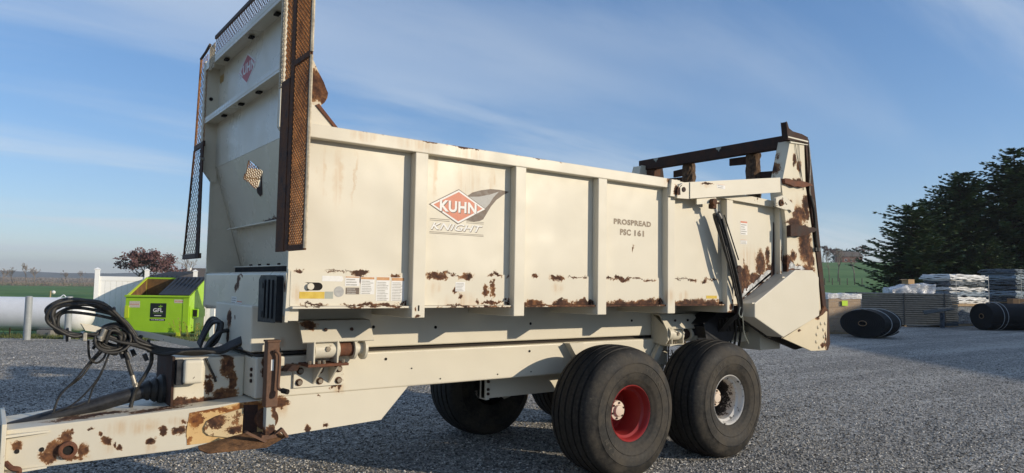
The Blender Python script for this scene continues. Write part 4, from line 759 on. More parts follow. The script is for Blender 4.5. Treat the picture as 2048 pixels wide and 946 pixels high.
def field_material():
    m,nt,b,o=new_mat('field_grass'); g=G(nt); P=g.co()
    n=g.noise(P,.05,5,.6).outputs[0]; n2=g.noise(g.vec('MULTIPLY',P,(1,1,1)),1.6,5,.7).outputs[0]; n3=g.noise(P,.012,3).outputs[0]
    c=g.mix(g.rng(n,.35,.65),(.080,.165,.055),(.125,.22,.075)); c=g.mix(g.math('MULTIPLY',g.rng(n2,.45,.75),.5),c,(.21,.245,.10))
    c=g.mix(g.math('MULTIPLY',g.rng(n3,.52,.70),.55),c,(.16,.16,.075))
    nt.links.new(c,b.inputs['Base Color']); b.inputs['Roughness'].default_value=.9; b.inputs['Specular IOR Level'].default_value=.1
    nt.links.new(g.bump(n2,.6,.08),b.inputs['Normal']); return m
M['field']=field_material()
def ground_sheet():
    rad=[0,4,8,12,16,19,22,25,28,31,34,38,43,50,60,72,88,105,130,160,200,240,280,320,380,450,560,750,1000,1500,2300,3600,5200]
    N=180; v=[];f=[]
    for i,r in enumerate(rad):
        for j in range(N):
            t=2*math.pi*j/N; a,b=r*math.sin(t),r*math.cos(t); p=yd(a,b); v.append((p.x,p.y,terrain(a,b)-.06+ZG))
    for i in range(len(rad)-1):
        for j in range(N):
            k=(j+1)%N; f.append((i*N+j,(i+1)*N+j,(i+1)*N+k,i*N+k))
    mb=MB(); mb.v=v; mb.f=f; return mb
struct('field',ground_sheet(),M['field'],smooth=180)
def gravel_material():
    m,nt,b,o=new_mat('crushed_gravel'); g=G(nt); P=g.co()
    def vor(scale):
        x=g.n('ShaderNodeTexVoronoi',feature='F1'); g.put(x.inputs['Vector'],P); x.inputs['Scale'].default_value=scale; x.inputs['Randomness'].default_value=1; return x
    va,vb=vor(50),vor(105)
    s1=g.n('ShaderNodeSeparateColor'); nt.links.new(va.outputs['Color'],s1.inputs[0]); s2=g.n('ShaderNodeSeparateColor'); nt.links.new(vb.outputs['Color'],s2.inputs[0])
    big=g.noise(P,.35,4,.6).outputs[0]; mid=g.noise(P,2.3,5,.65).outputs[0]
    vc=vor(19); s3=g.n('ShaderNodeSeparateColor'); nt.links.new(vc.outputs['Color'],s3.inputs[0])
    tone=g.math('ADD',g.math('MULTIPLY',s1.outputs[0],.42),g.math('ADD',g.math('MULTIPLY',s2.outputs[1],.28),g.math('MULTIPLY',s3.outputs[1],.30)))
    tone=g.rng(tone,.18,.82,smooth=False)
    c=g.ramp(tone,[(0,(.065,.061,.054)),(.3,(.18,.17,.152)),(.6,(.335,.317,.287)),(.85,(.50,.476,.432)),(1,(.68,.65,.60))])
    trk=g.noise(g.vec('MULTIPLY',g.vec('ADD',P,(0,0,0)),(.10,.9,1)),1.0,4,.6,.6).outputs[0]
    c=g.mix(g.math('MULTIPLY',g.rng(trk,.44,.62),.42),c,(.12,.117,.112)); c=g.mix(g.math('MULTIPLY',g.rng(trk,.46,.34),.35),c,(.50,.475,.43))
    c=g.mix(g.math('MULTIPLY',g.rng(mid,.50,.72),g.rng(big,.40,.62,.1,.6)),c,(.45,.41,.35))
    nt.links.new(c,b.inputs['Base Color']); b.inputs['Roughness'].default_value=.82; b.inputs['Specular IOR Level'].default_value=.25
    h=g.math('ADD',g.math('MULTIPLY',g.math('SUBTRACT',1.0,va.outputs['Distance']),.7),g.math('ADD',g.math('MULTIPLY',g.math('SUBTRACT',1.0,vb.outputs['Distance']),.35),g.math('MULTIPLY',s1.outputs[2],.5)))
    nt.links.new(g.bump(h,.9,.012),b.inputs['Normal']); return m
M['gravel']=gravel_material()
def yard():
    # irregular edge; b(a) is the far edge of the gravel
    pts=[]
    def far(a):
        if a<-6: return 18.9
        if a<6: return 18.9+(a+6)/12*12
        return 31+ (a-6)*.32
    A=np.linspace(-60,48,240)
    for a in A: pts.append((a,far(a)+.35*mnoise.noise(Vector((a*.5,0,3)))+.15*mnoise.noise(Vector((a*2.1,5,3)))))
    rows=[1.0,.985,.96,.9,.8,.65,.5,.35,.2,.1]
    v=[];f=[];n=len(pts)
    bs=[]
    for q in rows:
        for a,b in pts: p=yd(a,b*q); v.append((p.x,p.y,ZG if q<.99 else ZG-.012))
    for q in(-10,-45):
        for a,b in pts: p=yd(a,q); v.append((p.x,p.y,ZG))
    R=len(rows)+2
    for i in range(R-1):
        for j in range(n-1): f.append((i*n+j,(i+1)*n+j,(i+1)*n+j+1,i*n+j+1))
    mb=MB(); mb.v=v; mb.f=f; return mb
struct('gravel_yard',yard(),M['gravel'])
# loose stones lying on the near part of the yard: uncountable, one object
def stones(name,N,a_rng,b_rng,smin,smax,seed):
    r=np.random.default_rng(seed)
    b=b_rng[0]+(b_rng[1]-b_rng[0])*(1-np.sqrt(1-r.random(N))); a=a_rng(b,r.random(N))
    s=smin+(smax-smin)*r.random(N)**2
    base=np.array([(1,0,0),(-1,0,0),(0,1,0),(0,-1,0),(0,0,1),(0,0,-1)],float)
    V=base[None]*(.6+.6*r.random((N,6,1)))+.25*r.normal(size=(N,6,3)); V[:,:,2]*=.62
    th=r.random(N)*6.283; c,sn=np.cos(th),np.sin(th)
    x=V[:,:,0]*c[:,None]-V[:,:,1]*sn[:,None]; y=V[:,:,0]*sn[:,None]+V[:,:,1]*c[:,None]
    V=np.stack([x,y,V[:,:,2]],2)*s[:,None,None]*.5
    px=YO.x+a*YU.x+b*YV.x; py=YO.y+a*YU.y+b*YV.y
    V[:,:,0]+=px[:,None]; V[:,:,1]+=py[:,None]; V[:,:,2]+=(s*.10)[:,None]+ZG
    F=np.array([(0,2,4),(2,1,4),(1,3,4),(3,0,4),(2,0,5),(1,2,5),(3,1,5),(0,3,5)])
    F=(F[None]+6*np.arange(N)[:,None,None]).reshape(-1,3)
    me=bpy.data.meshes.new(name); me.vertices.add(N*6); me.vertices.foreach_set('co',V.reshape(-1)); nf=len(F)
    me.loops.add(nf*3); me.loops.foreach_set('vertex_index',F.reshape(-1).astype(np.int32)); me.polygons.add(nf)
    me.polygons.foreach_set('loop_start',np.arange(0,nf*3,3,dtype=np.int32)); me.update(calc_edges=True)
    return me
def stone_material():
    m,nt,b,o=new_mat('loose_stone'); g=G(nt); gi=g.n('ShaderNodeNewGeometry')
    c=g.ramp(gi.outputs['Random Per Island'],[(0,(.055,.052,.046)),(.28,(.15,.143,.13)),(.6,(.31,.295,.268)),(.85,(.49,.47,.43)),(1,(.70,.67,.62))])
    nt.links.new(c,b.inputs['Base Color']); b.inputs['Roughness'].default_value=.8; b.inputs['Specular IOR Level'].default_value=.25; return m
M['stone']=stone_material()
me=stones('loose_gravel',170000,lambda b,t:(-.80+1.62*t)*b,(4.2,21),.011,.034,3); me.materials.append(M['stone'])
o=link(bpy.data.objects.new('loose_gravel',me)); o['kind']='stuff'; tag(o,'loose crushed grey stones scattered over the near gravel','gravel')
# grass fringe along the gravel edge
def tufts(name,N,fa,fb,h0,h1,mat,seed):
    r=random.Random(seed); mb=MB()
    for _ in range(N):
        a=fa(r); b=fb(a,r); p=yd(a,b); z=max(terrain(a,b)-.06,-.06) if b>18.6 else 0
        z+=ZG
        for k in range(3):
            t=r.random()*6.28; h=r.uniform(h0,h1); w_=.012+.01*r.random(); dx,dy=math.cos(t)*h*.5,math.sin(t)*h*.5; q=(p.x+r.uniform(-.05,.05),p.y+r.uniform(-.05,.05))
            mb.add([(q[0]-w_*math.sin(t),q[1]+w_*math.cos(t),z-.01),(q[0]+w_*math.sin(t),q[1]-w_*math.cos(t),z-.01),(q[0]+dx,q[1]+dy,z+h)],[(0,1,2)])
    return mb
M['blade']=simple('grass_blades',(.055,.11,.025),.8,.4,3,bump=0,c2=(.19,.20,.07))
o=obj('edge_grass',tufts('g',5200,lambda r:r.uniform(-20,-4),lambda a,r:18.75+abs(r.gauss(0,.55))+(.9 if a>-8 else 0)*r.random(),.04,.15,M['blade'],5),M['blade']); o['kind']='stuff'; tag(o,'ragged grass fringe along the far gravel edge','grass')
o=obj('edge_grass',tufts('g',3500,lambda r:r.uniform(8,44),lambda a,r:31+(a-6)*.32+r.gauss(.3,.6),.08,.3,M['blade'],6),M['blade']); o['kind']='stuff'; tag(o,'rough grass behind the stacked pallets at the yard edge','grass')
# ------------------------------------------------------------------ bollards and propane tank
RZ=-YAW
M['bollard']=simple('grey_bollard_paint',(.29,.31,.31),.55,.12,6,bump=.1,c2=(.36,.38,.38))
bo=mesh_of('bollard',MB().lathe([(0,1.13),(.06,1.128),(.079,1.115),(.084,1.09),(.084,-.05)],ax='z',n=28),M['bollard'],smooth=40)
for (a,b),l in zip(((-12.52,18.35),(-11.72,18.75)),('left grey steel bollard in front of the white propane tank','right grey steel bollard before the rounded end of the propane tank')):
    o=link(bpy.data.objects.new('bollard',bo)); o.location=yd(a,b); tag(o,l,'bollard','bollards guarding the propane tank')
M['tank']=simple('white_tank_paint',(.80,.80,.80),.4,.06,3,bump=.05,c2=(.85,.85,.85))
tk=thing('propane_tank','long white propane tank lying behind two grey bollards','tank',yd(-14.6,20.35),RZ)
prof=[(0,2.58)]+[(.485*math.cos(t),2.10+.48*math.sin(t)) for t in np.linspace(1.45,0,12)]+[(.485,-2.10)]+[(.485*math.cos(t),-2.10+.48*math.sin(t)) for t in np.linspace(0,-1.45,12)]+[(0,-2.58)]
obj('shell',MB().lathe(prof,(0,0,.56),'x',56),M['tank'],tk,smooth=40)
obj('lifting_lug',MB().tube(catmull([(1.55,0,1.045),(1.62,0,1.06),(1.70,0,1.12),(1.78,0,1.06),(1.85,0,1.045)],4),.014,6),M['tank'],tk)
obj('lifting_lug',MB().tube(catmull([(-1.65,0,1.045),(-1.60,0,1.06),(-1.55,0,1.12),(-1.50,0,1.06),(-1.45,0,1.045)],4),.014,6),M['tank'],tk)
M['blue']=simple('blue_cap_plastic',(.015,.04,.16),.4,.2,10,bump=0)
obj('valve_dome',MB().lathe([(0,1.28),(.10,1.26),(.15,1.20),(.16,1.03)],(-.93,0,0),'z',20),M['blue'],tk,smooth=50)
M['block']=simple('grey_concrete_block',(.22,.21,.20),.9,.25,8,bump=.4)
for x in(-1.35,1.45): obj('support_block',MB().box(x-.2,x+.2,-.4,.4,-.05,.13),M['block'],tk,bevel=.01); obj('support_leg',MB().box(x-.05,x+.05,-.25,.25,.131,.22),M['black'],tk)
for x in (.6,2.0): obj('stake',MB().box(x-.012,x+.012,-.55,-.53,-.03,.20),M['rust_dark'],tk)
mk=thing('field_marker','thin tan post with a white ball standing in the green field','post',yd(-20.9,32.0,terrain(-20.9,32)-.06))
M['tanwood']=simple('tan_wood_post',(.38,.29,.16),.8,.2,10,bump=.1)
obj('post',MB().cyl((0,0,0),(.02,0,1.15),.028,8),M['tanwood'],mk); obj('ball',MB().lathe([(0,.085),(.05,.07),(.08,.03),(.085,0),(.08,-.03),(.05,-.07),(0,-.085)],(.13,0,1.08),'z',16),M['white_decal'],mk,smooth=80)
# ------------------------------------------------------------------ white vinyl fence
M['vinyl']=simple('white_vinyl',(.86,.85,.82),.4,.03,3,bump=.02,c2=(.88,.87,.84))
fn=thing('vinyl_fence','white vinyl privacy fence standing behind the green dumpster','fence',yd(-12.75,21.7),RZ+.40)
for i,x in enumerate((0,1.36,2.75,4.1,5.4)):
    p=obj('post',MB().box(x-.065,x+.065,-.065,.065,-.05,1.90),M['vinyl'],fn,bevel=.006); obj('cap',MB().add([(x-.08,-.08,1.9005),(x+.08,-.08,1.9005),(x+.08,.08,1.9005),(x-.08,.08,1.9005),(x,0,1.95)],[(0,1,4),(1,2,4),(2,3,4),(3,0,4),(3,2,1,0)]).box(x-.08,x+.08,-.08,.08,1.88,1.9004),M['vinyl'],p)
for x0,x1 in((.066,1.294),(1.426,2.684),(2.816,4.034),(4.166,5.334)):
    obj('rail',MB().box(x0,x1,-.025,.025,1.54,1.68),M['vinyl'],fn,bevel=.005); obj('rail',MB().box(x0,x1,-.025,.025,.06,.20),M['vinyl'],fn,bevel=.005)
    k=8; wd=(x1-x0)/k
    for q in range(k): obj('board',MB().box(x0+q*wd+.0025,x0+(q+1)*wd-.0025,-.012,.012,.2005,1.5395),M['vinyl'],fn,bevel=.003,seg=1)
fg=thing('vinyl_gate','white vinyl enclosure gate to the right of the dumpster, beyond the hoses','gate',yd(-8.75,20.78),RZ)
for x in(0,2.4): obj('post',MB().box(x-.065,x+.065,-.065,.065,-.05,1.90),M['vinyl'],fg,bevel=.006)
for z0,z1 in((.34,.48),(1.5,1.66)): obj('rail',MB().box(.066,2.334,-.025,.025,z0,z1),M['vinyl'],fg,bevel=.005)
for q in range(14): obj('board',MB().box(.066+q*.162+.002,.066+(q+1)*.162-.002,-.012,.012,.4805,1.4995),M['vinyl'],fg,bevel=.003,seg=1)
M['timber']=simple('tan_timber',(.36,.27,.17),.85,.25,8,bump=.2)
obj('kick_board',MB().box(.07,2.33,-.03,.03,.03,.335),M['timber'],fg)
# ------------------------------------------------------------------ green dumpster
def dumpster_mat(name,c):
    m=paint(name,base=c,chips=.30,dirt=.22,rough=.38); return m
M['green']=dumpster_mat('lime_green_paint',(.33,.57,.025)); M['lime']=dumpster_mat('yellow_green_paint',(.50,.60,.03))
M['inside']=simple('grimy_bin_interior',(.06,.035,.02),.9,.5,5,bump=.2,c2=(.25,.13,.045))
dm=thing('dumpster','lime green dumpster with one black lid closed and one thrown open','dumpster',yd(-11.04,20.25),RZ+.10)
W,Dp=1.74,1.36; zf,zb=1.10,1.62; t=.02
obj('front_wall',MB().prism([(.0,.42),(.0,zf),(W,zf),(W,.10),(.33,.10)],'y',0,t),M['green'],dm,bevel=.004)
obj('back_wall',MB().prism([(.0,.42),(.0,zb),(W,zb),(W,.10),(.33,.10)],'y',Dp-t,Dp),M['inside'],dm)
prof=[(t+.0005,zf),(Dp-t-.0005,zb),(Dp-t-.0005,.10),(t+.0005,.10)]
obj('side_wall',MB().prism(prof,'x',W-t,W),M['green'],dm); obj('side_wall',MB().prism([(t+.0005,zf),(Dp-t-.0005,zb),(Dp-t-.0005,.42),(t+.0005,.42)],'x',0,t),M['lime'],dm)
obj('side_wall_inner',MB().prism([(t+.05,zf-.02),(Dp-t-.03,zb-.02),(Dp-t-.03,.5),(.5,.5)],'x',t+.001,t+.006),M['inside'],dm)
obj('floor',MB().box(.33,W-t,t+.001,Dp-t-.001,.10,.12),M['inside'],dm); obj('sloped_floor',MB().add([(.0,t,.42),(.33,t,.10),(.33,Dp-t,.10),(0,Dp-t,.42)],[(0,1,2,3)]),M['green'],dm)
obj('front_rim',MB().box(-.03,W+.03,-.045,.02,zf+.0005,zf+.055),M['green'],dm,bevel=.008)
obj('rear_rim',MB().box(-.02,W+.02,Dp-.03,Dp+.04,zb+.0005,zb+.05),M['green'],dm,bevel=.008)
obj('side_rim',MB().prism([(.021,zf+.001),(Dp-.031,zb+.001),(Dp-.031,zb+.03),(.021,zf+.03)],'x',-.02,t+.02),M['lime'],dm); obj('side_rim',MB().prism([(.021,zf+.001),(Dp-.031,zb+.001),(Dp-.031,zb+.03),(.021,zf+.03)],'x',W-t-.02,W+.02),M['green'],dm)
M['lid']=simple('black_lid_plastic',(.012,.014,.018),.45,.25,8,bump=.05,c2=(.03,.034,.042))
sl_=(zb-zf)/Dp
def lid(x0,x1):
    mb=MB().prism([(-.03,zf+.065),(Dp+.02,zb+.065),(Dp+.02,zb+.085),(-.03,zf+.085)],'x',x0,x1)
    o=obj('lid',mb,M['lid'],dm)
    for k in range(7):
        x=x0+.06+k*(x1-x0-.12)/6; obj('lid_ridge',MB().prism([(.02,zf+.0855),(Dp-.06,zb+.0855-.02),(Dp-.08,zb+.11-.02),(.05,zf+.115)],'x',x-.022,x+.022),M['lid'],o)
    return o
lid(.90,W+.02)
o=obj('lid',MB().add([(.02,Dp+.03,zb+.07),(.86,Dp+.03,zb+.07),(1.05,Dp+1.25,zb+.26),(.22,Dp+1.25,zb+.24),(.02,Dp+.03,zb+.05),(.86,Dp+.03,zb+.05),(1.05,Dp+1.25,zb+.235),(.22,Dp+1.25,zb+.215)],[(0,1,2,3),(7,6,5,4),(0,4,5,1),(1,5,6,2),(2,6,7,3),(3,7,4,0)]),M['lid'],dm)
for k in range(6):
    u=.1+k*.14; obj('lid_ridge',MB().add([(u,Dp+.12,zb+.088),(u+.05,Dp+.12,zb+.088),(u+.24,Dp+1.1,zb+.24),(u+.19,Dp+1.1,zb+.24),(u+.02,Dp+.14,zb+.115),(u+.21,Dp+1.08,zb+.265)],[(0,1,4),(1,2,5,4),(2,3,5),(3,0,4,5)]),M['lid'],o)
obj('edge_post',MB().box(W-.16,W+.001,-.012,-.0005,.10,zf-.001),M['green'],dm,bevel=.003)
obj('fork_pocket',MB().box(W+.001,W+.16,.30,.95,.52,.76),M['green'],dm,bevel=.006); obj('pocket_mouth',MB().box(W+.02,W+.14,.296,.2995,.54,.74),M['hole'],dm)
obj('fork_pocket',MB().box(-.16,-.001,.30,.95,.52,.76),M['green'],dm,bevel=.006)
obj('side_stiffener',MB().box(W+.0005,W+.02,.06,.13,.3,.85),M['green'],dm)
obj('corner_bracket',MB().box(-.012,.10,-.03,-.0005,.50,.85),M['lime'],dm,bevel=.004)
obj('foot',MB().box(1.42,1.52,-.01,.08,-.01,.0995),M['lime'],dm); obj('foot',MB().box(.45,.55,.0,.08,-.01,.0995),M['green'],dm); obj('foot',MB().box(1.42,1.52,1.2,1.3,-.01,.0995),M['green'],dm)
M['sign_black']=simple('black_sign_print',(.012,.016,.016),.4,.2,20,bump=0); M['sign_green']=simple('green_print',(.30,.58,.06),.5,.1,20,bump=0)
sg=obj('sign',MB().box(.68,1.12,-.004,-.0005,.52,.93),M['sign_black'],dm)
obj('lettering',text_mb('GFL',.76,1.03,.675,.785,-.0052,bold=.02),M['white_decal'],sg)
obj('leaf_mark',MB().add([(.955,-.0053,.79),(.97,-.0053,.79),(.972,-.0053,.835),(.957,-.0053,.835)],[(0,1,2,3)]).add([(.965,-.0056,.815),(.92,-.0056,.825),(.90,-.0056,.845),(.935,-.0056,.845)],[(0,1,2,3)]).add([(.965,-.0059,.82),(1.0,-.0059,.828),(1.03,-.0059,.85),(.99,-.0059,.852)],[(0,1,2,3)]).add([(.965,-.0062,.84),(.95,-.0062,.865),(.962,-.0062,.89),(.975,-.0062,.865)],[(0,1,2,3)]),M['sign_green'],sg)
obj('sign_line',MB().box(.76,1.03,-.0055,-.0045,.645,.651),M['sign_green'],sg); obj('sign_line',MB().box(.80,.99,-.0055,-.0045,.565,.585),M['white_decal'],sg)
sg2=obj('sign',MB().box(.68,1.10,-.004,-.0005,.425,.485),M['sign_black'],dm); obj('lettering',text_mb('717.949.2383',.71,1.07,.437,.473,-.0052,bold=.02),M['white_decal'],sg2)
M['label']=simple('pale_warning_label',(.55,.48,.40),.6,.25,30,bump=0)
for x0,x1,z0,z1 in((.10,.39,.80,.98),(1.33,1.66,.94,1.04)):
    o=obj('warning_label',MB().box(x0,x1,-.0035,-.0005,z0,z1),M['label'],dm); obj('label_line',MB().box(x0+.02,x1-.02,-.005,-.004,(z0+z1)/2-.008,(z0+z1)/2+.008),M['red_decal'],o)
# ------------------------------------------------------------------ trees
MINR=[.016]
def branches(mb,rs,p,d,L,r,lev,maxlev,spread,up,tips,sides=3,n1=2,n2=3):
    steps=3 if lev<2 else 2; q=Vector(p); pts=[q.copy()]; dd=Vector(d)
    for s in range(steps):
        dd=(dd+Vector((rs.gauss(0,.10),rs.gauss(0,.10),rs.gauss(0,.06)+up*.06))).normalized(); q=q+dd*(L/steps); pts.append(q.copy())
    mb.tube(pts,[r*(1-.45*i/steps) for i in range(steps+1)],5 if lev==0 else sides,cap=False)
    if lev>=maxlev: tips.append((q,dd)); return
    for k in range(rs.randint(n1,n2)+(1 if lev==0 else 0)):
        t=rs.uniform(.35,1) if k else 1; j=min(int(t*steps),steps-1); base=pts[j].lerp(pts[j+1],t*steps-j)
        ax=dd.orthogonal().normalized(); ax.rotate(Matrix.Rotation(rs.random()*6.283,3,dd)); nd=(dd*math.cos(spread)+ax*math.sin(spread)*rs.uniform(.7,1.3)+Vector((0,0,up*.12))).normalized()
        branches(mb,rs,base,nd,L*rs.uniform(.62,.82),max(r*rs.uniform(.52,.68),MINR[0]),lev+1,maxlev,spread,up,tips,sides,n1,n2)
def bark(name,c): return simple(name,c,.9,.35,4,bump=.3)
M['bark']=bark('grey_bark',(.13,.11,.09)); M['twig']=bark('fine_twigs',(.24,.19,.155)); M['redleaf']=simple('plum_red_leaves',(.11,.05,.05),.7,.4,1.2,bump=0,c2=(.22,.11,.11)); M['rustleaf']=simple('rust_brown_buds',(.20,.11,.09),.8,.35,1,bump=0,c2=(.30,.18,.14))
def bare_meshes(seed,H,spread=.5,maxlev=6,n1=2,n2=3,up=.8,tf=.26):
    rs=random.Random(seed); mb=MB(); tr=MB(); tips=[]
    tr.tube([(0,0,-.3),(0,0,H*tf*.55),(.02*H*.3,0,H*(tf+.02))],[H*.022,H*.018,H*.014],7)
    branches(mb,rs,(.006*H,0,H*tf),Vector((0,0,1)),H*.24,H*.020,0,maxlev,spread,up,tips,3,n1,n2)
    zmax=max(v[2] for v in mb.v); s=H/zmax
    return tr,mb,tips,s
BARE=[]
for s,sp_,n,mr_ in((3,.48,5,.05),(8,.55,5,.05),(21,.62,5,.05),(3,.48,5,.03),(8,.55,5,.03),(21,.62,5,.03)):
    MINR[0]=mr_; tr,mb,tips,k=bare_meshes(s,9,sp_,n); BARE.append((mesh_of('trunk',tr,M['bark']),mesh_of('crown',mb,M['twig']),9*1.0/k))
MINR[0]=.016
def place_tree(name,proto,loc,h,label,group,rz,wide=1.0):
    trunk,crown,hh=proto; e=thing(name,label,'tree',loc,rz,group); s=h/9.0; e.scale=(s*wide,s*wide,s)
    for nm,me in(('trunk',trunk),('crown',crown)): o=link(bpy.data.objects.new(nm,me)); o.parent=e
    return e
def far_px(px,dep): return (px-1024)/1406*dep
for i,(px,dep,h,l) in enumerate(((10,285,7.5,'leftmost bare tree at the far edge of the green field'),(29,290,8.2,'second bare tree from the left edge, beyond the field'),(57,290,10.2,'tallest bare tree on the far left field edge'),(73,288,8.3,'bare tree just right of the tallest one on the field edge'),(132,300,7.2,'bare tree standing alone midway along the far field edge'),(163,310,7.4,'bare tree nearest the white fence on the far field edge'))):
    a=far_px(px,dep); place_tree('bare_tree',BARE[i%3],yd(a,dep,terrain(a,dep)-.2),h,l,'bare trees along the far field edge',i*1.3,1.1)
for i,(px,dep,h,l) in enumerate(((377,170,9.4,'bare tree rising behind the brown house roof'),(1659,118,5.6,'slim bare tree closest to the spreader on the right field'),(1677,120,6.2,'bare tree in the middle of three on the right field'),(1709,122,5.4,'round bare tree with spreading branches on the right field'))):
    a=far_px(px,dep); place_tree('bare_tree',BARE[3+(i+1)%3],yd(a,dep,terrain(a,dep)-.2),h,l,'bare trees on the right field' if i else 'bare trees along the far field edge',i*2.1,.95 if i!=1 else .7)
def leafy(seed,H,mat,nleaf,ls,spread=.62,lev=6,tf=.26):
    tr,mb,tips,k=bare_meshes(seed,9,spread,lev,2,3,.5,tf); rs=random.Random(seed); lf=MB()
    for q,d in tips:
        for _ in range(nleaf):
            c=q+Vector((rs.gauss(0,.16),rs.gauss(0,.16),rs.gauss(0,.14))); a=Vector((rs.gauss(0,1),rs.gauss(0,1),rs.gauss(0,1))).normalized()*ls*rs.uniform(.6,1.3); b=a.orthogonal().normalized()*ls*.6
            lf.add([c-a,c+b,c+a,c-b],[(0,1,2,3)])
    return mesh_of('trunk',tr,M['bark']),mesh_of('branches',mb,M['bark']),mesh_of('crown',lf,mat)
def place_leafy(pr,px,dep,h,label,rz=0,wide=1.3,group=None,name='red_leaf_tree'):
    a=far_px(px,dep); e=thing(name,label,'tree',yd(a,dep,terrain(a,dep)-.15),rz,group); s=h/9.0; e.scale=(s*wide,s*wide,s)
    for nm,me in zip(('trunk','branches','crown'),pr): o=link(bpy.data.objects.new(nm,me)); o.parent=e
P1=leafy(14,9,M['redleaf'],10,.12,.72,6,.07); P2=leafy(17,9,M['rustleaf'],6,.16)
place_leafy(P1,284,80,8.6,'dull plum red tree with a wide round crown above the white fence',2.4,1.25,None)
for px,dep,h,l in((1671,285,6.5,'reddish brown tree left of the distant farmhouse'),(1719,300,8.2,'tall reddish tree right of the distant farmhouse'),(1647,270,7,'reddish brown tree just clear of the spreader, on the hill')): place_leafy(P2,px,dep,h,l,px*.1,1.3,'rust coloured trees on the far hill')
# brush and distant woods, too far to tell apart
def brush(name,n,fp,h0,h1,mat,seed,label):
    r=random.Random(seed); mb=MB()
    for _ in range(n):
        a,b=fp(r); h=r.uniform(h0,h1); p=yd(a,b,terrain(a,b)-.3)
        for k in range(26):
            c=p+Vector((r.gauss(0,h*.42),r.gauss(0,h*.42),h*r.random()**.8*1.05)); d=Vector((r.gauss(0,1),r.gauss(0,1),r.gauss(.5,1))).normalized()*h*.16; q=d.orthogonal().normalized()*h*.05
            mb.add([c-d,c+q,c+d,c-q],[(0,1,2,3)])
    o=obj(name,mb,mat); o['kind']='stuff'; tag(o,label,'brush'); return o
M['brush']=simple('brown_brush',(.20,.15,.12),.9,.35,.3,bump=0,c2=(.30,.235,.185)); M['wood']=simple('grey_brown_wood',(.19,.165,.15),.9,.25,.1,bump=0,c2=(.26,.23,.21)); M['evergreen']=simple('far_evergreen',(.02,.04,.025),.9,.3,.5,bump=0)
brush('hedge_brush',260,lambda r:(r.uniform(far_px(-60,300),far_px(210,300)),r.gauss(302,4)),1.0,2.0,M['brush'],1,'brown hedgerow brush along the far field edge')
brush('distant_wood',900,lambda r:(r.uniform(far_px(-160,470),far_px(480,470)),r.gauss(470,14)),2.6,4.0,M['wood'],2,'hazy grey brown wood behind the left field')
brush('distant_wood',420,lambda r:(r.uniform(far_px(1560,420),far_px(2000,420)),r.gauss(420,10)),3,5.5,M['wood'],4,'hazy grey wood behind the right hill')
ev=brush('distant_evergreens',70,lambda r:(r.uniform(far_px(1684,330),far_px(1708,330)),r.gauss(330,3)),4.0,6.5,M['evergreen'],3,'dark evergreen clump beside the distant farmhouse')
# fence posts along the lane in the right field
FP=mesh_of('fence_post',MB().box(-.045,.045,-.045,.045,-.3,.95),M['timber'])
M['oldpost']=simple('weathered_post',(.09,.08,.065),.9,.2,5,bump=0)
FP.materials[0]=M['oldpost']
for i in range(6):
    a=far_px(1650+17*i,100); o=link(bpy.data.objects.new('fence_post',FP)); o.location=yd(a,100+.3*i,terrain(a,100)-.05); tag(o,('first','second','third','fourth','fifth','sixth','seventh','eighth','ninth')[i]+' lane fence post in the right field, counted from the spreader','post','posts along the field lane')
# houses
M['roof']=simple('brown_shingle_roof',(.13,.105,.085),.9,.25,2,bump=.3); M['siding']=simple('white_siding',(.62,.60,.56),.7,.08,2,bump=.1); M['brick']=simple('red_brick',(.26,.10,.07),.85,.25,6,bump=.2); M['pane']=simple('dark_window_glass',(.03,.035,.04),.15,.2,4,bump=0)
def house(px,dep,W_,D_,hw,hr,label,wall,chim):
    a=far_px(px,dep); e=thing('house',label,'house',yd(a,dep,terrain(a,dep)-.3),RZ)
    obj('wall',MB().box(0,W_,0,D_,0,hw),wall,e); obj('roof',MB().prism([(-.4,hw+.001),(D_+.4,hw+.001),(D_/2,hr)],'x',-.4,W_+.4),M['roof'],e)
    for x in np.arange(1,W_-1,2.4): o=obj('window',MB().box(x,x+1,-.04,-.001,1.0,2.1),M['vinyl'],e); obj('pane',MB().box(x+.08,x+.92,-.05,-.041,1.08,2.02),M['pane'],o)
    if chim: obj('chimney',MB().box(.6,1.3,D_/2-1.2,D_/2-.6,hr-.9,hr+.05),M['vinyl'],e)
    return e
house(356,148,15,9,2.7,5.35,'brown roofed house peeking over the white fence',M['siding'],True)
house(1686,315,9,7,3.2,5.6,'small brick farmhouse with white siding far off on the hill',M['brick'],False)
hl=[]
mb=MB(); N=90
for j in range(N+1):
    th=R_(-60+130*j/N); d=1900; p=yd(d*math.sin(th),d*math.cos(th)); h=48+34*mnoise.noise(Vector((j*.13,2,0)))+10*mnoise.noise(Vector((j*.6,5,0))); q=yd((d+600)*math.sin(th),(d+600)*math.cos(th)); hl.append((p,q,h*(.35 if th<0 else 1)))
v=[];f=[]
for p,q,h in hl: v+=[(p.x,p.y,-25),((p.x+q.x)/2,(p.y+q.y)/2,h),(q.x,q.y,-25)]
for j in range(N): f+=[(3*j,3*j+3,3*j+4,3*j+1),(3*j+1,3*j+4,3*j+5,3*j+2)]
mb.add(v,f); M['hill']=simple('wooded_hills',(.07,.075,.05),.95,.3,.01,bump=0,c2=(.11,.10,.07)); struct('far_hills',mb,M['hill'],smooth=180)
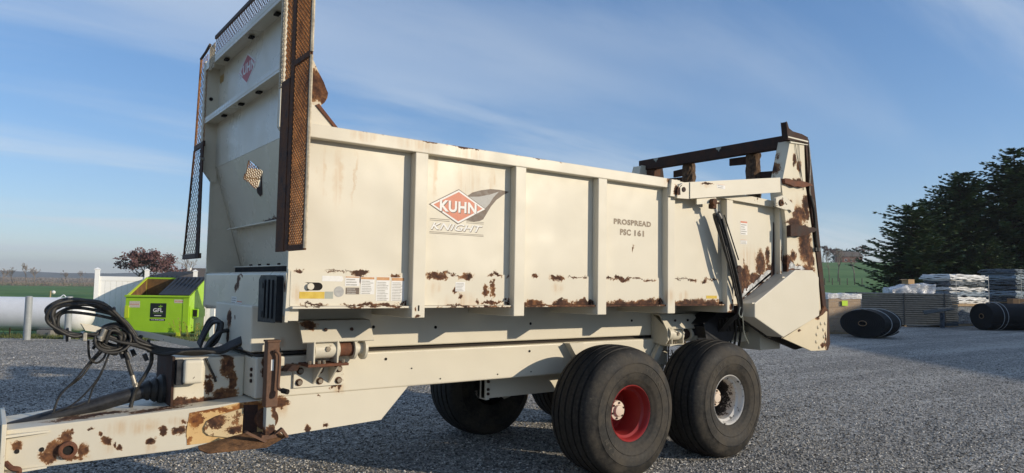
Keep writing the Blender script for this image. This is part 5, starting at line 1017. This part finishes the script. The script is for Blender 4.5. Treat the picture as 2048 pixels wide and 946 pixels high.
# ------------------------------------------------------------------ spruces
def needle_mat():
    m,nt,b,o=new_mat('spruce_needles'); g=G(nt); P=g.co(); n=g.noise(P,1.1,4,.6).outputs[0]; n2=g.noise(P,9,3).outputs[0]
    c=g.mix(g.rng(n,.35,.65),(.050,.088,.045),(.105,.155,.064)); c=g.mix(g.math('MULTIPLY',g.rng(n2,.5,.75),.65),c,(.24,.26,.10))
    nt.links.new(c,b.inputs['Base Color']); b.inputs['Roughness'].default_value=.65; b.inputs['Specular IOR Level'].default_value=.25; return m
M['needle']=needle_mat(); M['sbark']=bark('spruce_bark',(.075,.055,.042))
def spruce(seed,H,Rm):
    r=random.Random(seed); tr=MB().tube([(0,0,-.3),(0,0,H*.5),(0,0,H*.99)],[H*.022,H*.014,.01],8); nd=MB(); br=MB(); z=.25
    while z<H*.985:
        t=z/H; rad=Rm*((1-t)**.52)*(.84+.16*math.sin(z*1.7+seed))*1.12+.15
        if t>.86: rad=Rm*.40*(1-t)/.14+.15
        n=r.randint(6,8) if t<.9 else 4
        for k in range(n):
            az=6.283*(k+r.random()*.9)/n; L=rad*r.uniform(.62,1.18); d=Vector((math.cos(az),math.sin(az),0)); up=.9 if t>.9 else (.25+.3*t)
            pts=[]; m=max(4,int(L/.20)); p0=Vector((0,0,z+r.uniform(-.1,.1)))
            for i in range(m+1):
                s=i/m; pts.append(p0+d*L*s+Vector((0,0,L*(-.28*math.sin(s*2.4)*(1-t)+up*s*s*.45))))
            br.tube([pts[0],pts[m//2],pts[m]],[.02+.012*L,.012,.003],3,cap=False)
            for i in range(1,m+1):
                s=i/m; side=Vector((-d.y,d.x,0)); wl=(.26+.40*L*.35*(1-s))*r.uniform(.7,1.2); tang=(pts[i]-pts[i-1]).normalized()
                for sg in(-1,1):
                    for rep in range(3):
                        dirv=(side*sg*r.uniform(.6,1)+tang*r.uniform(.4,.9)+Vector((0,0,r.uniform(-.35,.25)))).normalized(); L2=wl*r.uniform(.7,1.25); wv=dirv.cross(Vector((r.gauss(0,.6),r.gauss(0,.6),1))).normalized()*r.uniform(.045,.085)
                        c=pts[i]; nd.add([c,c+dirv*L2*.45+wv,c+dirv*L2,c+dirv*L2*.45-wv],[(0,1,2,3)])
                wv=side*.07; nd.add([pts[i-1]-wv,pts[i-1]+wv,pts[i]+wv*.7+Vector((0,0,.02)),pts[i]-wv*.7+Vector((0,0,.02))],[(0,1,2,3)])
            e=pts[m]; tg_=(pts[m]-pts[m-1]).normalized()
            for q in range(3):
                dv=(tg_+Vector((r.gauss(0,.35),r.gauss(0,.35),r.uniform(-.1,.4)))).normalized()*r.uniform(.12,.26); wv=dv.orthogonal().normalized()*.03; nd.add([e,e+dv*.5+wv,e+dv,e+dv*.5-wv],[(0,1,2,3)])
        z+=r.uniform(.17,.25)*(1 if t<.85 else 1.2)
    return mesh_of('trunk',tr,M['sbark']),mesh_of('branches',br,M['sbark']),mesh_of('crown',nd,M['needle'])
SPR=[spruce(1,7.6,3.2),spruce(2,10,3.2),spruce(5,11.2,3.6)]
SH=[7.6,10,11.2]
def put_spruce(k,a,b,h,label,rz,wide=1.0):
    e=thing('spruce_tree',label,'tree',yd(a,b,terrain(a,b)-.1),rz,'spruces along the yard edge'); s=h/SH[k]; e.scale=(s*wide,s*wide,s)
    for nm,me in zip(('trunk','branches','crown'),SPR[k]): o=link(bpy.data.objects.new(nm,me)); o.parent=e
put_spruce(0,26.0,45.5,7.1,'shortest broad dark spruce at the left end of the row',.4,1.42)
put_spruce(1,30.7,48.0,9.4,'middle dark spruce with a bare spiky leader',1.2,1.35)
put_spruce(2,34.2,47.5,11.0,'tallest dark spruce at the right edge of the picture',2.6,1.35)
put_spruce(0,29.4,43.6,4.6,'low young spruce in front of the row, behind the white stacks',2.9,1.5)
put_spruce(1,28.2,47.2,7.6,'spruce filling the gap between the shortest and the middle one',3.3,1.5)
put_spruce(2,32.6,50.5,9.8,'dark spruce behind the gap left of the tallest one',5.6,1.4)
put_spruce(1,37.5,50.5,10.6,'spruce half hidden behind the tallest one at the right edge',4.0,1.4)
put_spruce(2,39.5,45.5,11.5,'big spruce cut off by the right edge of the picture',.9,1.3)
sh=thing('machine_shed','long grey metal machine shed off the right side, shading the far yard','shed',yd(35.8,-6),RZ)
M['shedw']=simple('grey_ribbed_steel',(.30,.31,.31),.5,.1,3,bump=.05)
obj('wall',MB().prism([(0,0),(14,0),(14,6.0),(7,8.6),(0,7.9)],'y',0,30).box(-.02,-.001,0,30,0,.4),M['shedw'],sh); obj('roof',MB().prism([(-.4,7.87),(7,8.62),(14.4,5.9),(14.4,6.05),(7,8.8),(-.4,8.02)],'y',-.4,30.4),M['roof'],sh)
for k in range(3): obj('sliding_door',MB().box(-.08,-.0205,3+9*k,8.5+9*k,.0,4.6),M['siding'],sh)
# ------------------------------------------------------------------ goods on the right
def wob(mb,amp,fr,seed=0):
    mb.v=[tuple(Vector(p)+Vector((mnoise.noise(Vector(p)*fr+Vector((seed,0,0))),mnoise.noise(Vector(p)*fr+Vector((0,seed+9,0))),mnoise.noise(Vector(p)*fr+Vector((0,0,seed+17)))))*amp) for p in mb.v]; return mb
def gbox(x0,x1,y0,y1,z0,z1,nx,ny,nz):
    mb=MB()
    def face(o,u,v,nu,nv):
        o=Vector(o);u=Vector(u);v=Vector(v); vs_=[o+u*i/nu+v*j/nv for j in range(nv+1) for i in range(nu+1)]; mb.add(vs_,[(j*(nu+1)+i,j*(nu+1)+i+1,(j+1)*(nu+1)+i+1,(j+1)*(nu+1)+i) for j in range(nv) for i in range(nu)])
    X,Y,Z=x1-x0,y1-y0,z1-z0
    face((x0,y0,z0),(X,0,0),(0,0,Z),nx,nz); face((x1,y0,z0),(0,Y,0),(0,0,Z),ny,nz); face((x1,y1,z0),(-X,0,0),(0,0,Z),nx,nz); face((x0,y1,z0),(0,-Y,0),(0,0,Z),ny,nz); face((x0,y0,z1),(X,0,0),(0,Y,0),nx,ny); face((x0,y1,z0),(X,0,0),(0,-Y,0),nx,ny)
    return mb
M['card']=simple('brown_cardboard',(.40,.25,.12),.85,.15,5,bump=.05,c2=(.47,.31,.16)); M['card_dark']=simple('worn_cardboard',(.26,.16,.085),.85,.2,5,bump=.05)
def wrap_mat(name,c,alpha):
    m,nt,b,o=new_mat(name); g=G(nt); P=g.co(); n=g.noise(g.vec('MULTIPLY',P,(3,3,14)),2,5,.7).outputs[0]
    b.inputs['Base Color'].default_value=(*c,1); b.inputs['Roughness'].default_value=.22; g.put(b.inputs['Alpha'],g.rng(n,.35,.7,alpha*.55,min(1,alpha*1.3))); nt.links.new(g.bump(n,.7,.03),b.inputs['Normal']); return m
M['wrap']=wrap_mat('clear_stretch_wrap',(.85,.87,.90),.13); M['wrap_white']=wrap_mat('white_stretch_wrap',(.82,.83,.85),.85); M['neon']=simple('neon_yellow_note',(.60,.85,.05),.6,.05,5,bump=0)
M['palletw']=simple('pallet_timber',(.33,.23,.13),.85,.3,6,bump=.2)
def pallet(e,x0,x1,y0,y1,z):
    for k in range(6): x=x0+(x1-x0)*k/6; obj('pallet_board',MB().box(x+.015,x+(x1-x0)/6-.015,y0,y1,z+.10,z+.122),M['palletw'],e)
    for y in(y0,(y0+y1)/2-.045,y1-.09): obj('pallet_bearer',MB().box(x0,x1,y,y+.09,z+.0005,z+.0995),M['palletw'],e)
# wrapped pallet of boxes
pb=thing('box_pallet','pallet of tan cardboard boxes in clear wrap with a neon yellow note','pallet',yd(11.75,26.1),RZ+.2)
pallet(pb,0,1.35,0,1.1,0)
for L_ in range(6):
    for k in range(2): obj('carton',MB().box(k*.676+.002,k*.676+.672,0,.548,.125+L_*.215,.125+L_*.215+.211),M['card'],pb,bevel=.008); 
    for k in range(2): obj('carton',MB().box(k*.676+.002,k*.676+.672,.552,1.1,.125+L_*.215,.125+L_*.215+.211),M['card'],pb,bevel=.008)
obj('wrap',wob(gbox(-.02,1.37,-.02,1.12,.10,1.44,14,12,16),.03,5),M['wrap'],pb,smooth=60); obj('top_sheet',wob(gbox(-.03,1.38,-.03,1.13,1.30,1.50,16,14,4),.05,4,3),M['wrap_white'],pb,smooth=60)
obj('note',MB().box(.52,.76,-.058,-.053,1.05,1.24),M['neon'],pb)
# rubber mat rolls
M['rubber']=simple('black_rubber_mat',(.006,.0062,.007),.75,.3,10,bump=.15,c2=(.014,.0145,.016),spec=.2); M['strap']=simple('grey_strap',(.35,.36,.36),.5,.1,10,bump=0)
def roll(loc,rz,rx,rzv,L_,label,turns=9,straps=(.25,.75)):
    e=thing('rubber_mat_roll',label,'mat roll',loc,rz,'black rubber mat rolls')
    # spiral sheet extruded along local y
    n=turns*36; pts=[]
    for i in range(n+1):
        t=i/n; a=2*math.pi*turns*t-.6; k=.16+.84*t; pts.append((rx*k*math.cos(a)*(1+.02*math.sin(3*a)),rzv*k*math.sin(a)))
    mb=MB(); th=rx*.84/turns*.9
    v=[]
    for x,z in pts:
        l=math.hypot(x,z) or 1; v+=[(x,0,z+rzv),(x,L_,z+rzv),(x*(1-th/l),L_,z*(1-th/l)+rzv),(x*(1-th/l),0,z*(1-th/l)+rzv)]
    f=[]
    for i in range(n):
        for j in range(4): f.append((i*4+j,i*4+(j+1)%4,i*4+4+(j+1)%4,i*4+4+j))
    f+=[(0,1,2,3),(n*4+3,n*4+2,n*4+1,n*4)]
    mb.v=[(x,y,max(z,.004)) for x,y,z in v]; mb.f=f; obj('rolled_mat',mb,M['rubber'],e,smooth=30)
    for s in straps:
        path=[(rx*1.015*math.cos(a),L_*s,max(rzv*1.015*math.sin(a)+rzv,.006)) for a in np.linspace(0,2*math.pi,41)[:-1]]
        obj('strap',MB().tube(path,.012,5,closed=True),M['strap'],e)
    obj('core_loop',MB().tube([(.17*rx*math.cos(a),-.012,rzv+.17*rzv*math.sin(a)) for a in np.linspace(0,2*math.pi,21)[:-1]],.012,5,closed=True),M['card_dark'],e)
    return e
roll(yd(12.1,24.3),RZ-.9,.82,.50,1.3,'squashed black rubber mat roll in front of the tan box pallet')
roll(yd(20.4,30.6),RZ-1.33,.62,.60,4.4,'long black rubber mat roll beside the wrapped stacks at the right edge',8,(.12,.17,.55))
# bundle of grey profiled sheets
M['sheet']=simple('grey_profiled_sheet',(.065,.075,.08),.5,.25,6,bump=.1,c2=(.105,.118,.122))
sb=thing('sheet_bundle','long bundle of grey profiled sheets stacked low behind the mat roll','sheet bundle',yd(15.9,32.6),RZ-.06)
for k in range(15):
    z=.08+k*.098; dx=random.uniform(-.04,.04); mb=MB(); n=1
    obj('sheet',MB().prism([(0,z),(1.1,z),(1.1,z+.062),(1.06,z+.083),(.04,z+.083),(0,z+.05)],'x',dx,dx+4.6),M['sheet'],sb)
for x in(.05,2.2,4.0): obj('band',MB().box(x,x+.03,-.012,-.002,.05,1.56),M['black'],sb)
for x in(.4,2.2,3.9): obj('bearer',MB().box(x,x+.1,.02,1.08,-.02,.0795),M['palletw'],sb)
wh=thing('wrapped_heap','crumpled clear wrapped heap lying on top of the grey sheet bundle','wrapped goods',yd(17.75,32.75,1.54),RZ)
mb=gbox(0,2.0,0,.9,0,.42,22,12,6); mb.v=[(x,y,z*(1-.55*max(0,(.9-x)/.9))) for x,y,z in mb.v]
obj('goods',MB().prism([(.08,0),(1.9,0),(1.9,.34),(1.0,.36),(.2,.12)],'y',.06,.84),M['sheet'],wh); obj('wrap',wob(mb,.09,3.2,4),M['wrap_white'],wh,smooth=70)
bx=thing('cardboard_box','small open cardboard box on top of the crumpled wrapped heap','box',yd(18.55,32.9,1.96),RZ+.4); obj('body',MB().box(0,.42,0,.34,0,.22),M['card'],bx,bevel=.004); obj('flap',MB().add([(0,0,.221),(0,.34,.221),(-.16,.36,.19),(-.16,.0,.19)],[(0,1,2,3)]),M['card'],bx)
# tall stacks of wrapped panels
M['panel_blue']=simple('blue_grey_wrapped_panels',(.13,.18,.24),.35,.2,5,bump=.2,c2=(.26,.32,.39)); M['panel_white']=simple('white_wrapped_panels',(.62,.63,.64),.35,.12,6,bump=.2,c2=(.74,.74,.74)); M['panel_dark']=simple('dark_wrapped_panels',(.03,.04,.055),.3,.3,6,bump=.2,c2=(.10,.12,.15))
def panel_stack(loc,rz,wx,wy,z0,layers,lh,label,mats,lower=None):
    e=thing('panel_stack',label,'stack',loc,rz,'wrapped panel stacks'); z=z0
    if lower:
        pallet(e,0,wx,0,wy,0)
        for k in range(6): obj('panel',wob(gbox(-.03,wx+.02,-.03,wy+.02,.13+k*(z0-.30)/6,.125+(k+1)*(z0-.30)/6,14,10,2),.045,2.5,k),M[lower],e,smooth=50)
        obj('wrap',wob(gbox(-.07,wx+.06,-.07,wy+.06,.1,z0-.13,18,14,8),.06,3,2),M['wrap'],e,smooth=60)
    pallet(e,-.02,wx+.02,-.02,wy+.02,z0-.125)
    for k in range(layers):
        h=lh[k%len(lh)]; 
        for q in range(4):
            zz0=z+h*q/4; ins=.13*abs(q-1.5)/1.5+random.uniform(0,.07)
            mb=gbox(ins,wx-ins,ins,wy-ins,zz0+.002,zz0+h/4-.004,20,12,1); wob(mb,.06,2.2,k*5+q)
            obj('panel',mb,M[mats[k%len(mats)]],e,smooth=50)
        z+=h
    for x in(.3,wx-.3): obj('band',MB().box(x,x+.03,-.05,-.04,z0,z),M['strap'],e)
    return e
panel_stack(yd(20.75,33.2),RZ+.52,3.5,1.6,1.08,5,(.30,.27,.22,.29,.30),'tall stack of wrapped panels with a white sunlit face, on two pallets',('panel_white','panel_blue','panel_white','panel_dark','panel_white'),'panel_dark')
panel_stack(yd(25.9,36.0),RZ+.62,2.6,1.9,1.15,6,(.28,.30,.27),'taller dark panel stack at the right edge with silvery wrap',('panel_dark','panel_blue','panel_dark'),'panel_dark')
pipe=thing('pipe_bundle','short pale wrapped pipes sticking out in front of the grey sheets','pipes',yd(18.45,31.5,.0),RZ)
for k in range(3): obj('pipe',MB().cyl((-.0+.03*k,.1*k,.63+.05*k),(1.35,.1*k+.05,.86+.04*k),.032,10),M['sheet'],pipe)
obj('prop',MB().box(.87,.93,.05,.30,0,.70),M['panel_dark'],pipe)
for i,(a,s) in enumerate(((23.2,.55),(23.85,.62))):
    b=thing('cardboard_box',('left','right')[i]+' one of two brown boxes between the panel stacks','box',yd(a,32.6,.96),RZ+.3*i-.1,'boxes between the stacks'); obj('body',MB().box(0,s,0,.45,0,.40),M['card_dark'],b,bevel=.005); obj('tape',MB().box(s/2-.03,s/2+.03,-.003,-.0006,0.02,.40),M['card'],b)
bs=thing('loaded_pallet','low dark wrapped pallet under two brown boxes near the right edge','pallet',yd(22.9,32.3),RZ); pallet(bs,0,1.9,0,1.2,0); obj('goods',wob(gbox(0,1.9,0,1.2,.13,.955,14,10,6),.02,3),M['panel_dark'],bs,smooth=50)
# weeds by the dumpster
wd_=MB(); r=random.Random(4)
for k in range(16):
    p=yd(-9.15+r.uniform(-.25,.35),20.0+r.uniform(-.2,.3)); h=r.uniform(.15,.55); d=Vector((r.gauss(0,.25),r.gauss(0,.25),1)).normalized()*h; wd_.tube([p,p+d],[.006,.003],3)
    for q in range(5): c=p+d*r.uniform(.4,1); a=Vector((r.gauss(0,1),r.gauss(0,1),r.gauss(0,1))).normalized()*.035; b=a.orthogonal().normalized()*.02; wd_.add([c-a,c+b,c+a,c-b],[(0,1,2,3)])
M['weed']=simple('yellow_green_weed',(.16,.17,.03),.8,.3,5,bump=0,c2=(.34,.30,.06)); o=obj('weed_clump',wd_,M['weed']); tag(o,'yellow green weed clump beside the dumpster corner','plant')

# ------------------------------------------------------------------ thin spring haze over the whole place
hb=obj('haze',MB().box(-5600,5600,-5600,5600,-40,95),None); hb['kind']='stuff'; tag(hb,'thin pale haze over the fields','haze')
hm=bpy.data.materials.new('thin_haze'); hm.use_nodes=True; hm.node_tree.nodes.clear(); ho=hm.node_tree.nodes.new('ShaderNodeOutputMaterial'); hv=hm.node_tree.nodes.new('ShaderNodeVolumePrincipled'); hv.inputs['Color'].default_value=(.86,.92,1,1); hv.inputs['Density'].default_value=.00027; hv.inputs['Anisotropy'].default_value=.2
hm.node_tree.links.new(hv.outputs[0],ho.inputs['Volume']); hb.data.materials.append(hm)
